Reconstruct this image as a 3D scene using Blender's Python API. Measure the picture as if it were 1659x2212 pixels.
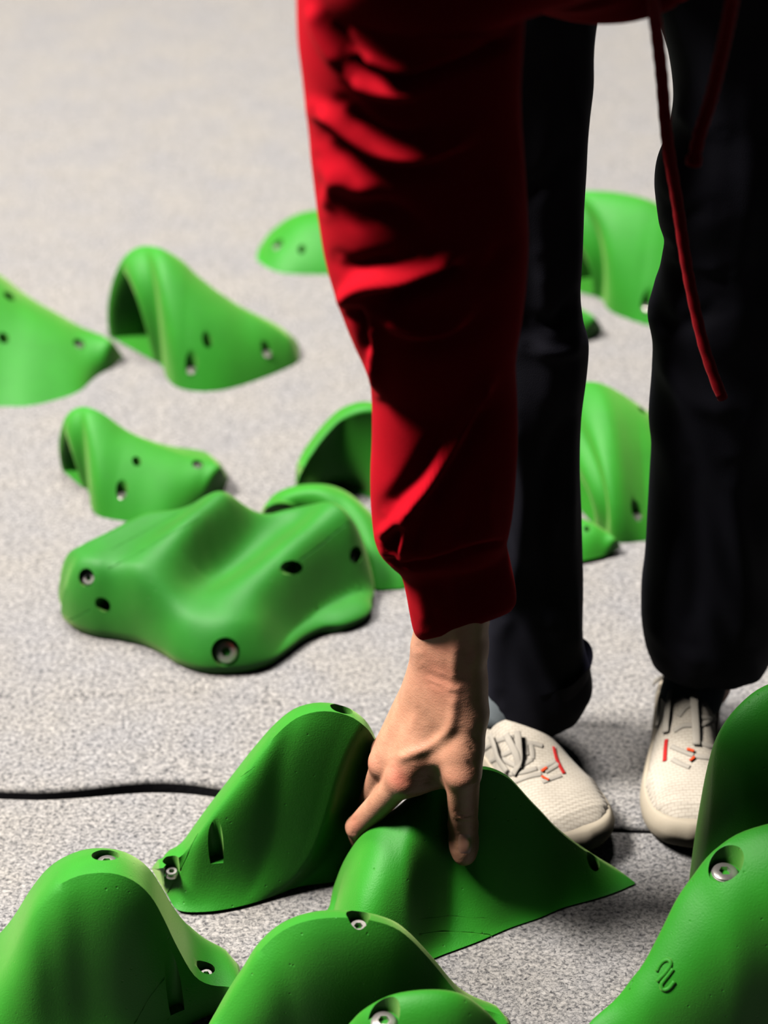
import bpy, bmesh, math, random
import numpy as np
from mathutils import Vector, Matrix
from mathutils.bvhtree import BVHTree

for _o in list(bpy.data.objects):
    bpy.data.objects.remove(_o, do_unlink=True)
SC = bpy.context.scene
COL = SC.collection
rng = np.random.default_rng(7)
random.seed(7)

# ------------------------------------------------------------------ camera
IMG_W, IMG_H = 1659, 2212
FPX = 4128.0                      # focal length in pixels of the photograph
CAM_H = 1.35
PITCH = math.radians(33.0)
cam_d = bpy.data.cameras.new('camera')
cam = bpy.data.objects.new('camera', cam_d)
COL.objects.link(cam)
cam.location = (0, 0, CAM_H)
cam.rotation_euler = (math.pi / 2 - PITCH, 0, 0)
cam_d.sensor_fit = 'VERTICAL'
cam_d.sensor_height = 36.0
cam_d.lens = FPX / IMG_H * 36.0
cam_d.dof.use_dof = True
cam_d.dof.focus_distance = 1.76
cam_d.dof.aperture_fstop = 3.4
cam_d.clip_start = 0.05
SC.camera = cam

# ------------------------------------------------------------------ world, lights, exposure
SC.view_settings.view_transform = 'Standard'
SC.view_settings.look = 'None'
SC.view_settings.gamma = 1.0
SC.view_settings.use_curve_mapping = False
SC.view_settings.exposure = 0.0
world = bpy.data.worlds.new('world')
SC.world = world
world.use_nodes = True
_bg = world.node_tree.nodes['Background']
_bg.inputs[0].default_value = (0.75, 0.80, 1.0, 1)
_bg.inputs[1].default_value = 0.014

def area_light(name, loc, target, size, power, color, size_y=None):
    d = bpy.data.lights.new(name, 'AREA')
    d.energy = power
    d.color = color
    d.shape = 'RECTANGLE'
    d.size = size
    d.size_y = size_y or size
    o = bpy.data.objects.new(name, d)
    COL.objects.link(o)
    o.location = loc
    o.rotation_euler = (Vector(target) - Vector(loc)).to_track_quat('-Z', 'Y').to_euler()
    return o

SC.cycles.diffuse_bounces = 0          # contrasty, nearly unfilled shadows
area_light('hall_light', (-3.7, 1.62, 5.6), (0.0, 1.8, 0.0), 1.5, 1330, (1.0, 0.94, 0.88))
area_light('hall_light', (-0.1, 3.3, 5.4), (0.0, 3.0, 0.0), 1.5, 430, (1.0, 0.94, 0.90))

# ------------------------------------------------------------------ photograph <-> place
cp, sp = math.cos(PITCH), math.sin(PITCH)
C0 = np.array([0.0, 0.0, CAM_H])
def ray(px, py):
    x = (px - IMG_W / 2) / FPX
    y = -(py - IMG_H / 2) / FPX
    return np.array([x, cp + y * sp, -sp + y * cp])
def PZ(px, py, z=0.0):
    r = ray(px, py)
    return C0 + r * ((z - CAM_H) / r[2])
def PY(px, py, Y):
    r = ray(px, py)
    return C0 + r * (Y / r[1])
def proj(P):
    P = np.asarray(P, float) - C0
    d = P[..., 1] * cp - P[..., 2] * sp
    u = P[..., 1] * sp + P[..., 2] * cp
    return np.stack([IMG_W / 2 + FPX * P[..., 0] / d, IMG_H / 2 - FPX * u / d], -1), d

def catmull(pts, n, uniform=True):
    P = np.asarray(pts, float)
    if len(P) == 2:
        t = np.linspace(0, 1, n)[:, None]
        return P[0] * (1 - t) + P[1] * t
    ext = np.vstack([2 * P[0] - P[1], P, 2 * P[-1] - P[-2]])
    out = []
    for i in range(1, len(ext) - 2):
        p0, p1, p2, p3 = ext[i - 1:i + 3]
        t = np.linspace(0, 1, 16, endpoint=False)[:, None]
        out.append(0.5 * ((2 * p1) + (-p0 + p2) * t + (2 * p0 - 5 * p1 + 4 * p2 - p3) * t**2 + (-p0 + 3 * p1 - 3 * p2 + p3) * t**3))
    out.append(P[-1:])
    D = np.vstack(out)
    if uniform:
        s = np.concatenate([[0], np.cumsum(np.linalg.norm(np.diff(D, axis=0), axis=1))])
    else:
        s = np.linspace(0, 1, len(D))
    q = np.linspace(0, s[-1], n)
    return np.stack([np.interp(q, s, D[:, k]) for k in range(D.shape[1])], -1)

# ------------------------------------------------------------------ object helpers
def tag(o, label=None, cat=None, group=None, kind=None):
    if label: o['label'] = label
    if cat: o['category'] = cat
    if group: o['group'] = group
    if kind: o['kind'] = kind
    return o
def mesh_obj(name, V, F, mat, parent=None, smooth=True, sharp=None):
    me = bpy.data.meshes.new(name)
    me.from_pydata([tuple(map(float, v)) for v in V], [], [tuple(int(i) for i in f) for f in F])
    me.validate()
    bm = bmesh.new(); bm.from_mesh(me)
    bmesh.ops.recalc_face_normals(bm, faces=bm.faces)
    bm.to_mesh(me); bm.free()
    if smooth:
        me.polygons.foreach_set('use_smooth', [True] * len(me.polygons))
    if sharp: me.set_sharp_from_angle(angle=math.radians(sharp))
    me.materials.append(mat)
    o = bpy.data.objects.new(name, me)
    COL.objects.link(o)
    if parent is not None: o.parent = parent
    return o
def empty(name, loc=(0, 0, 0)):
    o = bpy.data.objects.new(name, None)
    COL.objects.link(o)
    o.location = loc
    o.empty_display_size = 0.05
    return o
class MB:
    def __init__(s): s.V = []; s.F = []
    def add(s, V, F):
        b = len(s.V)
        s.V += [np.asarray(v, float) for v in V]
        s.F += [tuple(i + b for i in f) for f in F]
        return s
def tube(path, rad, n=10, flat=1.0, up=None, closed_ends=True):
    P = np.asarray(path, float); m = len(P)
    rad = np.broadcast_to(np.asarray(rad, float), (m,))
    V = []; F = []
    T = np.gradient(P, axis=0)
    T /= np.linalg.norm(T, axis=1)[:, None] + 1e-12
    ref = np.array([0, 0, 1.0]) if up is None else np.asarray(up, float)
    prev = None
    for i in range(m):
        r = ref if ref.ndim == 1 else ref[i]
        if prev is not None and up is None: r = prev
        nrm = r - T[i] * np.dot(r, T[i])
        if np.linalg.norm(nrm) < 1e-6:
            nrm = np.cross(T[i], [1, 0, 0.3])
        nrm /= np.linalg.norm(nrm)
        prev = nrm
        b = np.cross(T[i], nrm)
        for k in range(n):
            a = 2 * math.pi * k / n
            V.append(P[i] + rad[i] * (math.cos(a) * b + math.sin(a) * nrm * flat))
    for i in range(m - 1):
        for k in range(n):
            F.append((i * n + k, i * n + (k + 1) % n, (i + 1) * n + (k + 1) % n, (i + 1) * n + k))
    if closed_ends:
        F.append(tuple(range(n))); F.append(tuple((m - 1) * n + k for k in range(n)))
    return V, F
def rings_mesh(rings, cap0=True, cap1=True):
    n = len(rings[0]); V = [p for r in rings for p in r]; F = []
    for i in range(len(rings) - 1):
        for k in range(n):
            F.append((i * n + k, i * n + (k + 1) % n, (i + 1) * n + (k + 1) % n, (i + 1) * n + k))
    for flag, i in ((cap0, 0), (cap1, len(rings) - 1)):
        if flag:
            V.append(np.mean(rings[i], axis=0)); c = len(V) - 1
            for k in range(n): F.append((i * n + k, i * n + (k + 1) % n, c))
    return V, F
def bvh(o):
    me = o.data
    M = o.matrix_world
    return BVHTree.FromPolygons([M @ v.co for v in me.vertices], [tuple(p.vertices) for p in me.polygons])
def cast(tree, px, py):
    d = Vector(ray(px, py)).normalized()
    h = tree.ray_cast(Vector(C0), d)
    if h[0] is None: return None, None
    nrm = h[1] if h[1].dot(d) < 0 else -h[1]
    return np.array(h[0]), np.array(nrm)

def surface_nets(f, lo, hi, h):
    lo = np.asarray(lo, float); hi = np.asarray(hi, float)
    ns = np.ceil((hi - lo) / h).astype(int) + 1
    ax = [lo[i] + h * np.arange(ns[i]) for i in range(3)]
    Vv = np.empty(tuple(ns), np.float32)
    for i0 in range(0, ns[0], 16):
        X, Y, Z = np.meshgrid(ax[0][i0:i0 + 16], ax[1], ax[2], indexing='ij')
        Vv[i0:i0 + 16] = f(np.stack([X, Y, Z], -1))
    S = Vv < 0
    c = [S[a:ns[0] - 1 + a, b:ns[1] - 1 + b, d:ns[2] - 1 + d] for a in (0, 1) for b in (0, 1) for d in (0, 1)]
    cnt = sum(x.astype(np.int8) for x in c)
    cell = (cnt > 0) & (cnt < 8)
    I = np.argwhere(cell)
    idx = -np.ones(cell.shape, int)
    idx[cell] = np.arange(len(I))
    acc = np.zeros((len(I), 3)); num = np.zeros(len(I))
    corners = [(a, b, d) for a in (0, 1) for b in (0, 1) for d in (0, 1)]
    for p in range(8):
        for q in range(p + 1, 8):
            A = np.array(corners[p]); B = np.array(corners[q])
            if abs(A - B).sum() != 1: continue
            va = Vv[tuple((I + A).T)]; vb = Vv[tuple((I + B).T)]
            m = (va < 0) != (vb < 0)
            t = va[m] / (va[m] - vb[m])
            acc[m] += A + (B - A) * t[:, None]
            num[m] += 1
    V = lo + h * (I + acc / num[:, None])
    F = []
    for a in range(3):
        b, d = [(1, 2), (2, 0), (0, 1)][a]
        s0 = [slice(None)] * 3; s1 = [slice(None)] * 3
        s0[a] = slice(0, -1); s1[a] = slice(1, None)
        ch = S[tuple(s0)] != S[tuple(s1)]
        E = np.argwhere(ch)
        E = E[(E[:, b] > 0) & (E[:, d] > 0) & (E[:, b] < ns[b] - 1) & (E[:, d] < ns[d] - 1)]
        eb = np.zeros(3, int); eb[b] = 1
        ed = np.zeros(3, int); ed[d] = 1
        q = np.stack([idx[tuple((E - eb - ed).T)], idx[tuple((E - ed).T)], idx[tuple(E.T)], idx[tuple((E - eb).T)]], -1)
        ins = S[tuple(E.T)]
        q[~ins] = q[~ins][:, ::-1]
        F.append(q)
    F = np.vstack(F)
    F = F[(F >= 0).all(1)]
    return V, F

# ------------------------------------------------------------------ materials
def new_mat(name):
    m = bpy.data.materials.new(name); m.use_nodes = True
    nt = m.node_tree
    return m, nt, nt.nodes['Principled BSDF']
def noise(nt, scale, detail=4, rough=0.6, coord='Object', vec_scale=None, dist=0.0):
    tc = nt.nodes.new('ShaderNodeTexCoord')
    n = nt.nodes.new('ShaderNodeTexNoise')
    n.inputs['Scale'].default_value = scale
    n.inputs['Detail'].default_value = detail
    n.inputs['Roughness'].default_value = rough
    n.inputs['Distortion'].default_value = dist
    src = tc.outputs[coord]
    if vec_scale:
        mp = nt.nodes.new('ShaderNodeMapping')
        mp.inputs['Scale'].default_value = vec_scale
        nt.links.new(src, mp.inputs['Vector']); src = mp.outputs[0]
    nt.links.new(src, n.inputs['Vector'])
    return n
def ramp(nt, fac, stops):
    r = nt.nodes.new('ShaderNodeValToRGB')
    el = r.color_ramp.elements
    while len(el) < len(stops): el.new(0.5)
    for e, (p, c) in zip(el, stops):
        e.position = p; e.color = (*c, 1)
    nt.links.new(fac, r.inputs['Fac'])
    return r
def bump(nt, bsdf, height, strength, dist, prev=None):
    b = nt.nodes.new('ShaderNodeBump')
    b.inputs['Strength'].default_value = strength
    b.inputs['Distance'].default_value = dist
    nt.links.new(height, b.inputs['Height'])
    if prev: nt.links.new(prev.outputs[0], b.inputs['Normal'])
    nt.links.new(b.outputs[0], bsdf.inputs['Normal'])
    return b
def spec(b, rough, level=0.5, sheen=0, sheen_tint=None, sheen_rough=0.5):
    b.inputs['Roughness'].default_value = rough
    b.inputs['Specular IOR Level'].default_value = level
    b.inputs['Sheen Weight'].default_value = sheen
    b.inputs['Sheen Roughness'].default_value = sheen_rough
    if sheen_tint: b.inputs['Sheen Tint'].default_value = (*sheen_tint, 1)

def m_green(name='green_hold_resin', lo=(0.007, 0.165, 0.0045), hi=(0.010, 0.200, 0.006)):
    m, nt, b = new_mat(name)
    n = noise(nt, 14, 3)
    r = ramp(nt, n.outputs['Fac'], [(0.3, lo), (0.7, hi)])
    nt.links.new(r.outputs[0], b.inputs['Base Color'])
    spec(b, 0.55, 0.30, 0.30, (0.80, 1.0, 0.38), 0.5)
    f = noise(nt, 620, 3, 0.7)
    b1 = bump(nt, b, f.outputs['Fac'], 0.35, 0.0012)
    v = nt.nodes.new('ShaderNodeTexVoronoi')
    v.inputs['Scale'].default_value = 75
    tc = nt.nodes.new('ShaderNodeTexCoord'); nt.links.new(tc.outputs['Object'], v.inputs['Vector'])
    vr = ramp(nt, v.outputs['Distance'], [(0.03, (0, 0, 0)), (0.10, (1, 1, 1))])
    bump(nt, b, vr.outputs[0], 0.5, 0.0012, b1)
    return m
def m_metal():
    m, nt, b = new_mat('zinc_bolt')
    b.inputs['Base Color'].default_value = (0.42, 0.40, 0.375, 1)
    b.inputs['Metallic'].default_value = 0.85
    spec(b, 0.32)
    n = noise(nt, 300, 2); bump(nt, b, n.outputs['Fac'], 0.15, 0.0006)
    return m
def m_carpet(name='grey_carpet'):
    m, nt, b = new_mat(name)
    n1 = noise(nt, 230, 5, 0.72, vec_scale=(1.0, 1.25, 1.0), dist=0.6)
    r1 = ramp(nt, n1.outputs['Fac'], [(0.35, (0.024, 0.024, 0.029)), (0.45, (0.14, 0.139, 0.138)), (0.55, (0.275, 0.267, 0.257)), (0.70, (0.385, 0.373, 0.356))])
    n2 = noise(nt, 9, 4, 0.6)
    r2 = ramp(nt, n2.outputs['Fac'], [(0.35, (0.90, 0.915, 0.95)), (0.65, (1.0, 0.985, 0.95))])
    mx = nt.nodes.new('ShaderNodeMix'); mx.data_type = 'RGBA'; mx.blend_type = 'MULTIPLY'
    mx.inputs['Factor'].default_value = 1.0
    nt.links.new(r1.outputs[0], mx.inputs[6]); nt.links.new(r2.outputs[0], mx.inputs[7])
    nt.links.new(mx.outputs[2], b.inputs['Base Color'])
    spec(b, 0.9, 0.15, 0.12, (1, 0.97, 0.93), 0.6)
    b1 = bump(nt, b, n1.outputs['Fac'], 0.6, 0.003)
    f = noise(nt, 900, 2, 0.6); bump(nt, b, f.outputs['Fac'], 0.4, 0.001, b1)
    return m
GREEN, METAL, CARPET = m_green(), m_metal(), m_carpet()
SHADED_GREEN = m_green('shaded_green_hold_resin', (0.003, 0.120, 0.005), (0.005, 0.150, 0.0065))  # darkened copy of the green resin: weaker light on the block put into its colour
mb_, ntb_, bb_ = new_mat('dark_bed_joint_shade')
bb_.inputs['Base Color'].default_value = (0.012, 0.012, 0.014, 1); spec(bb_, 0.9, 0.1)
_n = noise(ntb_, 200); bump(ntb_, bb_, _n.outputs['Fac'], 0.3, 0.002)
BED_JOINT_SHADE = mb_

# ------------------------------------------------------------------ floor: two carpeted mats meeting at an open joint
seam_px = [(-7500, 1712), (-2500, 1712), (-300, 1716), (0, 1722), (90, 1724), (180, 1719), (270, 1711), (340, 1708), (410, 1711), (480, 1720), (600, 1738), (760, 1752), (1000, 1775), (1200, 1788), (1300, 1793), (1450, 1796), (1700, 1790), (4000, 1785), (9000, 1785)]
_sc = catmull([PZ(*p)[:2] for p in seam_px], 900)
_x = np.concatenate([np.linspace(_sc[0, 0], -0.6, 20), np.linspace(-0.58, 0.6, 160), np.linspace(0.62, _sc[-1, 0], 20)])
seam = np.stack([_x, np.interp(_x, _sc[:, 0], _sc[:, 1])], -1)
gap = np.interp(_x, [-0.5, -0.12, 0.1, 0.5], [0.0125, 0.0125, 0.007, 0.006])
lift = 0.004 * np.exp(-((seam[:, 0] + 0.24) / 0.09) ** 2)
def mat_piece(name, far):
    s = 1 if far else -1
    prof = [(0.0, -0.06), (0.0, -0.005), (0.0010, -0.0020), (0.003, -0.0004), (0.007, 0.0)]
    rows = []
    for off, z in prof:
        rows.append([np.array([p[0], p[1] + s * (off + (g if far else 0)), z + (l if far else 0)]) for p, g, l in zip(seam, gap, lift)])
    steps = [0.03, 0.08, 0.14, 0.158, 0.163, 0.166, 0.168, 0.170, 0.173, 0.178, 0.3, 0.6, 1.5, 5.0, 9.0] if far else [0.03, 0.08, 0.2, 0.5, 1.0, 2.4]
    for off in steps:
        k = math.exp(-(off / 0.05) ** 2)
        sag = -0.003 * max(0.0, 1 - abs(off - 0.168) / 0.006)      # faint crease along the mat
        rows.append([np.array([p[0], p[1] + s * off * (1 if off > .6 else 1), (l if far else 0) * k + sag]) for p, l in zip(seam, lift)])
    n = len(seam); V = [p for r in rows for p in r]; F = []
    for i in range(len(rows) - 1):
        for k in range(n - 1):
            F.append((i * n + k, i * n + k + 1, (i + 1) * n + k + 1, (i + 1) * n + k))
    o = mesh_obj(name, V, F, CARPET)
    o.data.materials.append(BED_JOINT_SHADE)          # joint walls coloured dark, standing in for deep shade in the gap
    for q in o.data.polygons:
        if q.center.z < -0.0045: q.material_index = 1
    return tag(o, kind='structure')
fl = mat_piece('floor', True)
tag(fl, 'speckled grey carpet behind the open joint', 'floor')
fl2 = mat_piece('floor', False)
tag(fl2, 'speckled grey carpet in front of the open joint', 'floor')
und = mesh_obj('floor', [(-6, -1.5, -0.06), (6, -1.5, -0.06), (6, 11, -0.06), (-6, 11, -0.06)], [(0, 1, 2, 3)], BED_JOINT_SHADE, smooth=False)
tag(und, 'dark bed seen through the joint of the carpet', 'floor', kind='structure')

# ------------------------------------------------------------------ climbing holds
def to3(pts, z=0.0):
    out = []
    for p in pts:
        if len(p) == 2 or p[2] is None: out.append(PZ(p[0], p[1], z))
        else: out.append(PY(p[0], p[1], p[2]))
    return np.array(out)
def pick(v, u):
    """a constant, or a list of (u, value) read along the ridge"""
    if isinstance(v, (int, float)): return v
    return float(np.interp(u, [a for a, _ in v], [b for _, b in v]))
def bez(P0, P1, P2, P3, n):
    t = np.linspace(0, 1, n)[:, None]
    return (1 - t)**3 * P0 + 3 * (1 - t)**2 * t * P1 + 3 * (1 - t) * t**2 * P2 + t**3 * P3

def ridge_hold(top, front, back, fp=(0.45, 0.10, 0.40), bp=(0.6, 0.0, 0.55), N=84, nf=22, nb=14, left_open=None, lift=0.0, fit=4):
    """A moulded hold lofted along its ridge. top: the ridge from end to end; front: its foot on the carpet on this side;
    back: depth behind the ridge (number / (u, depth) list) or foot points. fp, bp: (round, foot, steep) of the two faces."""
    T = catmull(to3(top), N)
    Fr = catmull(to3(front), N)
    us = np.linspace(0, 1, N)
    if isinstance(back, list) and len(back[0]) > 2 or (isinstance(back, list) and back[0][0] > 1.5):
        Bk = catmull(to3(back), N)
    else:
        w = np.array([pick(back, u) for u in us])
        Bk = np.stack([T[:, 0] - 0.15 * w, T[:, 1] + w, 0 * w], -1)
    target = proj(T)[0][:, 1]
    T = T.copy()
    def column(i):
        u = us[i]; t = T[i]; f = Fr[i].copy(); b = Bk[i].copy()
        h = max(t[2], 0.0)
        a, d, c = [pick(x, u) for x in fp[:3]]
        e = pick(fp[3], u) if len(fp) > 3 else 0.0
        hv = (f - t) * [1, 1, 0]
        fr = bez(t, t + a * hv - np.array([0, 0, e * h]), f - d * hv + np.array([0, 0, c * h]), f, nf)
        a, d, c = [pick(x, u) for x in bp]
        hb = (b - t) * [1, 1, 0]
        bk = bez(t, t + a * hb, b - d * hb + np.array([0, 0, c * h]), b, nb)
        return fr, bk
    for _ in range(fit):
        for i in range(N):
            if T[i, 2] < 0.004: continue
            fr, bk = column(i)
            q, dd = proj(np.vstack([fr, bk]))
            k = q[:, 1].argmin()
            T[i, 2] += (q[k, 1] - target[i]) / FPX * dd[k] * cp * 0.9
            T[i, 2] = max(T[i, 2], 0.002)
    ks = np.array([0.25, 0.5, 0.25])
    for _ in range(2): T[1:-1, 2] = np.convolve(T[:, 2], ks, 'valid')
    rings = []
    for i in range(N):
        fr, bk = column(i)
        m = 5
        bot = [fr[-1] * (1 - s) + bk[-1] * s for s in np.linspace(0, 1, m + 2)[1:-1]]
        lip = np.array([0, 0, 0.0])
        rings.append(list(fr) + bot + list(bk[::-1][:-1]))
    rings = [np.array(r) for r in rings]
    if left_open:
        r0 = rings[0]; cen = r0.mean(0)
        dirn = np.array(left_open.get('dir', (1, 0.15, 0)), float); dep = left_open['depth']
        th = left_open.get('rim', 0.78); tz = left_open.get('rimz', 0.7)
        ins = []
        hz = r0[:, 2:3] / r0[:, 2].max(); ov = left_open.get('over', 0.35)
        for sc_, zz, dp in ((0.985, 0.985, 0.30), (0.95, 0.95, 0.62), (0.90, 0.89, 0.88), (th + 0.03, tz + 0.10, 1.0), (th, tz, 0.85), (th * 0.97, tz * 0.97, 0.3), (th * 0.9, tz * 0.9, -0.8), (th * 0.75, tz * 0.75, -1.6), (th * 0.5, tz * 0.45, -2.2), (th * 0.2, tz * 0.2, -2.4)):
            off = dp * ov * ((0.4 + 0.6 * hz) if dp > 0 else 1)
            q = cen + (r0 - cen) * sc_ - dirn * dep * off
            q[:, 2] = r0[:, 2] * zz + 0.0005
            ins.append(q)
        rings = ins[::-1] + rings
        lo_, hi_ = 5, 5 + 5 + 18
        for _ in range(5):
            R_ = np.array(rings[lo_ - 1:hi_ + 1])
            R_[1:-1] = (R_[:-2] + 2 * R_[1:-1] + R_[2:]) / 4
            rings[lo_:hi_] = list(R_[1:-1])
    V, F = rings_mesh(rings)
    V = [np.array([v[0], v[1], max(v[2], 0.0) + lift]) for v in V]
    return V, F

def drill(o, cutters):
    """cut bolt holes and moulding cracks out of a hold"""
    if not cutters: return
    cb = MB()
    for V, F in cutters: cb.add(V, F)
    c = mesh_obj('cutter', cb.V, cb.F, o.data.materials[0])
    md = o.modifiers.new('holes', 'BOOLEAN')
    md.operation = 'DIFFERENCE'; md.solver = 'EXACT'; md.object = c
    md.use_self = True
    dg = bpy.context.evaluated_depsgraph_get()
    me = bpy.data.meshes.new_from_object(o.evaluated_get(dg))
    old = len(o.data.polygons)
    o.modifiers.clear()
    if len(me.polygons) > old * 0.7:
        o.data = me
    else:
        print('BOOLEAN FAILED', o.name, old, len(me.polygons))
    bpy.data.objects.remove(c, do_unlink=True)
    o.data.polygons.foreach_set('use_smooth', [True] * len(o.data.polygons))
    o.data.set_sharp_from_angle(angle=math.radians(42))
def cyl(p, axis, r, l0, l1, n=28, r1=None):
    return tube([p + axis * l0, p + axis * l1], [r, r1 or r], n)
def bolt_mesh(R):
    """socket head screw with a washer flange, lathe with a hexagonal socket"""
    prof = [(0.0, -0.0035), (0.42, -0.0035), (0.45, 0.0016), (0.80, 0.0016), (0.93, 0.0006), (0.95, -0.001), (1.0, -0.0012), (1.0, -0.004)]
    n = 36; rings = []
    for r, z in prof[1:]:
        ring = []
        for k in range(n):
            a = 2 * math.pi * k / n
            rr = r * R
            if r < 0.5:
                b = (a % (math.pi / 3)) - math.pi / 6
                rr *= 0.9 / math.cos(b)
            ring.append(np.array([rr * math.cos(a), rr * math.sin(a), z]))
        rings.append(ring)
    return rings_mesh(rings, True, True)
def finish_hold(V, F, label, bolts=(), slots=(), cracks=(), group=None, mat=None):
    o = mesh_obj('climbing_hold', V, F, mat or GREEN)
    tag(o, label, 'climbing hold', group)
    tree = bvh(o)
    cut = []; bl = []
    up = np.array([0, 0, 1.0])
    for h in bolts:
        px, py, r = h[:3]
        p, n = cast(tree, px, py)
        if p is None: print('bolt miss', label, h); continue
        ax = up if len(h) < 5 or h[4] is None else np.array(h[4], float)
        if len(h) > 4 and h[4] == 'n': ax = n
        ax = ax / np.linalg.norm(ax)
        dep = h[3] if len(h) > 3 else 0.012
        cut.append(cyl(p, ax, r, -dep, 0.06))
        bl.append((p - ax * (dep - 0.0025), ax, r * 0.80))
    for h in slots:
        px, py, r = h[:3]
        p, n = cast(tree, px, py)
        if p is None: print('slot miss', label, h); continue
        ax = np.array(h[3], float) if len(h) > 3 else up
        ax = ax / np.linalg.norm(ax)
        cut.append(cyl(p, ax, r, -0.02, 0.09, 20))
    for line in cracks:
        pts = []
        w = line[0]
        for q in catmull(line[1], max(6, int(4 * len(line[1])))):
            p, n = cast(tree, q[0], q[1])
            if p is not None: pts.append(p + n * w * 0.25)
        if len(pts) > 2:
            rr = [w * (0.55 + 0.75 * random.random() ** 2) for _ in pts]
            cut.append(tube(pts, rr, 6))
    drill(o, cut)
    for p, ax, r in bl:
        b = mesh_obj('bolt', *bolt_mesh(r), METAL, o, sharp=40)
        b.location = p
        b.rotation_euler = Vector(ax).to_track_quat('Z', 'Y').to_euler()
    return o
# --- the big wavy block at the middle left
def wavy_block():
    edge = [(133, 1338, .006), (160, 1358, .006), (200, 1371, .006), (245, 1377, .006), (300, 1389, .006), (345, 1409, .006), (390, 1436, .006), (450, 1452, .006),
            (530, 1450, .006), (580, 1437, .006), (620, 1412, .006), (660, 1373, .012), (700, 1349, .016), (745, 1343, .016), (790, 1322, .018), (805, 1285, .03),
            (803, 1245, .05), (809, 1195, .065), (797, 1140, .08), (765, 1111, .09), (725, 1100, .085), (680, 1094, .08), (640, 1086, .082), (600, 1076, .09), (560, 1062, .105), (510, 1051, .115), (470, 1051, .115),
            (430, 1063, .108), (380, 1078, .105), (310, 1094, .10), (262, 1110, .10), (225, 1133, .095), (170, 1164, .085), (135, 1183, .08), (119, 1205, .072), (121, 1245, .05), (136, 1295, .03)]
    E = np.array([PZ(*p) for p in edge])
    lines = [[(150, 1195, .088), (240, 1140, .102), (310, 1106, .107), (350, 1095, .108)],
             [(210, 1240, .086), (290, 1185, .100), (370, 1130, .108), (430, 1085, .114)],
             [(290, 1265, .088), (350, 1210, .100), (420, 1145, .114), (490, 1075, .124)],
             [(385, 1285, .071), (440, 1225, .073), (510, 1165, .080), (590, 1095, .089)],
             [(420, 1330, .060), (480, 1270, .069), (560, 1205, .075), (640, 1130, .083)],
             [(490, 1335, .062), (560, 1275, .072), (640, 1208, .084), (720, 1142, .096), (750, 1126, .100)],
             [(600, 1330, .042), (665, 1280, .045), (730, 1235, .050), (795, 1200, .055)],
             [(430, 1380, .046), (500, 1378, .050), (560, 1360, .046)],
             [(155, 1275, .066), (220, 1295, .060), (300, 1325, .057), (370, 1370, .045)], [(165, 1325, .042), (215, 1345, .036)]]
    ctrl = [tuple(q) for ln in lines for q in catmull(ln, 9)]
    Q = np.array([PZ(*p) for p in ctrl])
    def phi(r): return np.where(r > 1e-9, r * r * np.log(r + 1e-9), 0.0)
    n = len(Q)
    D = np.linalg.norm(Q[:, None, :2] - Q[None, :, :2], axis=-1)
    A = np.zeros((n + 3, n + 3)); A[:n, :n] = phi(D) + np.eye(n) * 4e-5
    A[:n, n] = 1; A[:n, n + 1:] = Q[:, :2]; A[n, :n] = 1; A[n + 1:, :n] = Q[:, :2].T
    w = np.linalg.solve(A, np.concatenate([Q[:, 2], [0, 0, 0]]))
    def height(xy):
        d = np.linalg.norm(xy[:, None] - Q[None, :, :2], axis=-1)
        return phi(d) @ w[:n] + w[n] + xy @ w[n + 1:]
    ring = catmull(np.vstack([E, E[:1]])[:, :2], 161)[:-1]
    cen = np.array([np.mean(Q[:, 0]), np.mean(Q[:, 1])])
    fr = 1 - np.linspace(0, 1, 46)[1:] ** 1.7
    fr = np.concatenate([[0.9985], fr[:-1]])
    rings = []
    def dist(xy):
        a = ring; b = np.roll(ring, -1, 0); ab = b - a
        t = np.clip(((xy[:, None] - a) * ab).sum(-1) / (ab ** 2).sum(-1), 0, 1)
        return np.linalg.norm(xy[:, None] - (a + ab * t[..., None]), axis=-1).min(1)
    # underside, then the outer wall, then the top
    for s, z in ((0.86, 0.0), (0.955, 0.001), (0.985, 0.006)):
        xy = cen + (ring - cen) * s
        rings.append(np.column_stack([xy, np.full(len(xy), z)]))
    for s in fr:
        xy = cen + (ring - cen) * s
        d = dist(xy)
        k = np.clip(d / 0.030, 0, 1)
        h = np.maximum(height(xy), 0.022)
        z = 0.012 + (h - 0.012) * (1 - (1 - k) ** 2.3) ** 0.6
        rings.append(np.column_stack([xy, z]))
    return rings_mesh(rings, True, True)
V, F = wavy_block()
finish_hold(V, F, 'large wavy green block with seam cracks lying left of the red sleeve cuff', mat=SHADED_GREEN,
    bolts=[(186, 1247, .0105, .012, (-.2, -.75, .65)), (487, 1408, .0165, .012, (0, -.80, .6)), (770, 1198, .010, .014, (.6, -.5, .6))],
    slots=[(222, 1306, .0085, (-.55, -.6, .45)), (628, 1226, .0085, (-.35, -.65, .45))],
    cracks=[(.0011, [(240, 1187), (300, 1155), (345, 1129), (395, 1103), (440, 1076)]), (.0009, [(235, 1228), (290, 1200), (340, 1170), (390, 1142), (430, 1118)]),
            (.0014, [(640, 1216), (690, 1180), (720, 1155), (745, 1135), (768, 1114)]), (.0008, [(140, 1343), (170, 1330), (196, 1317)])])

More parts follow.
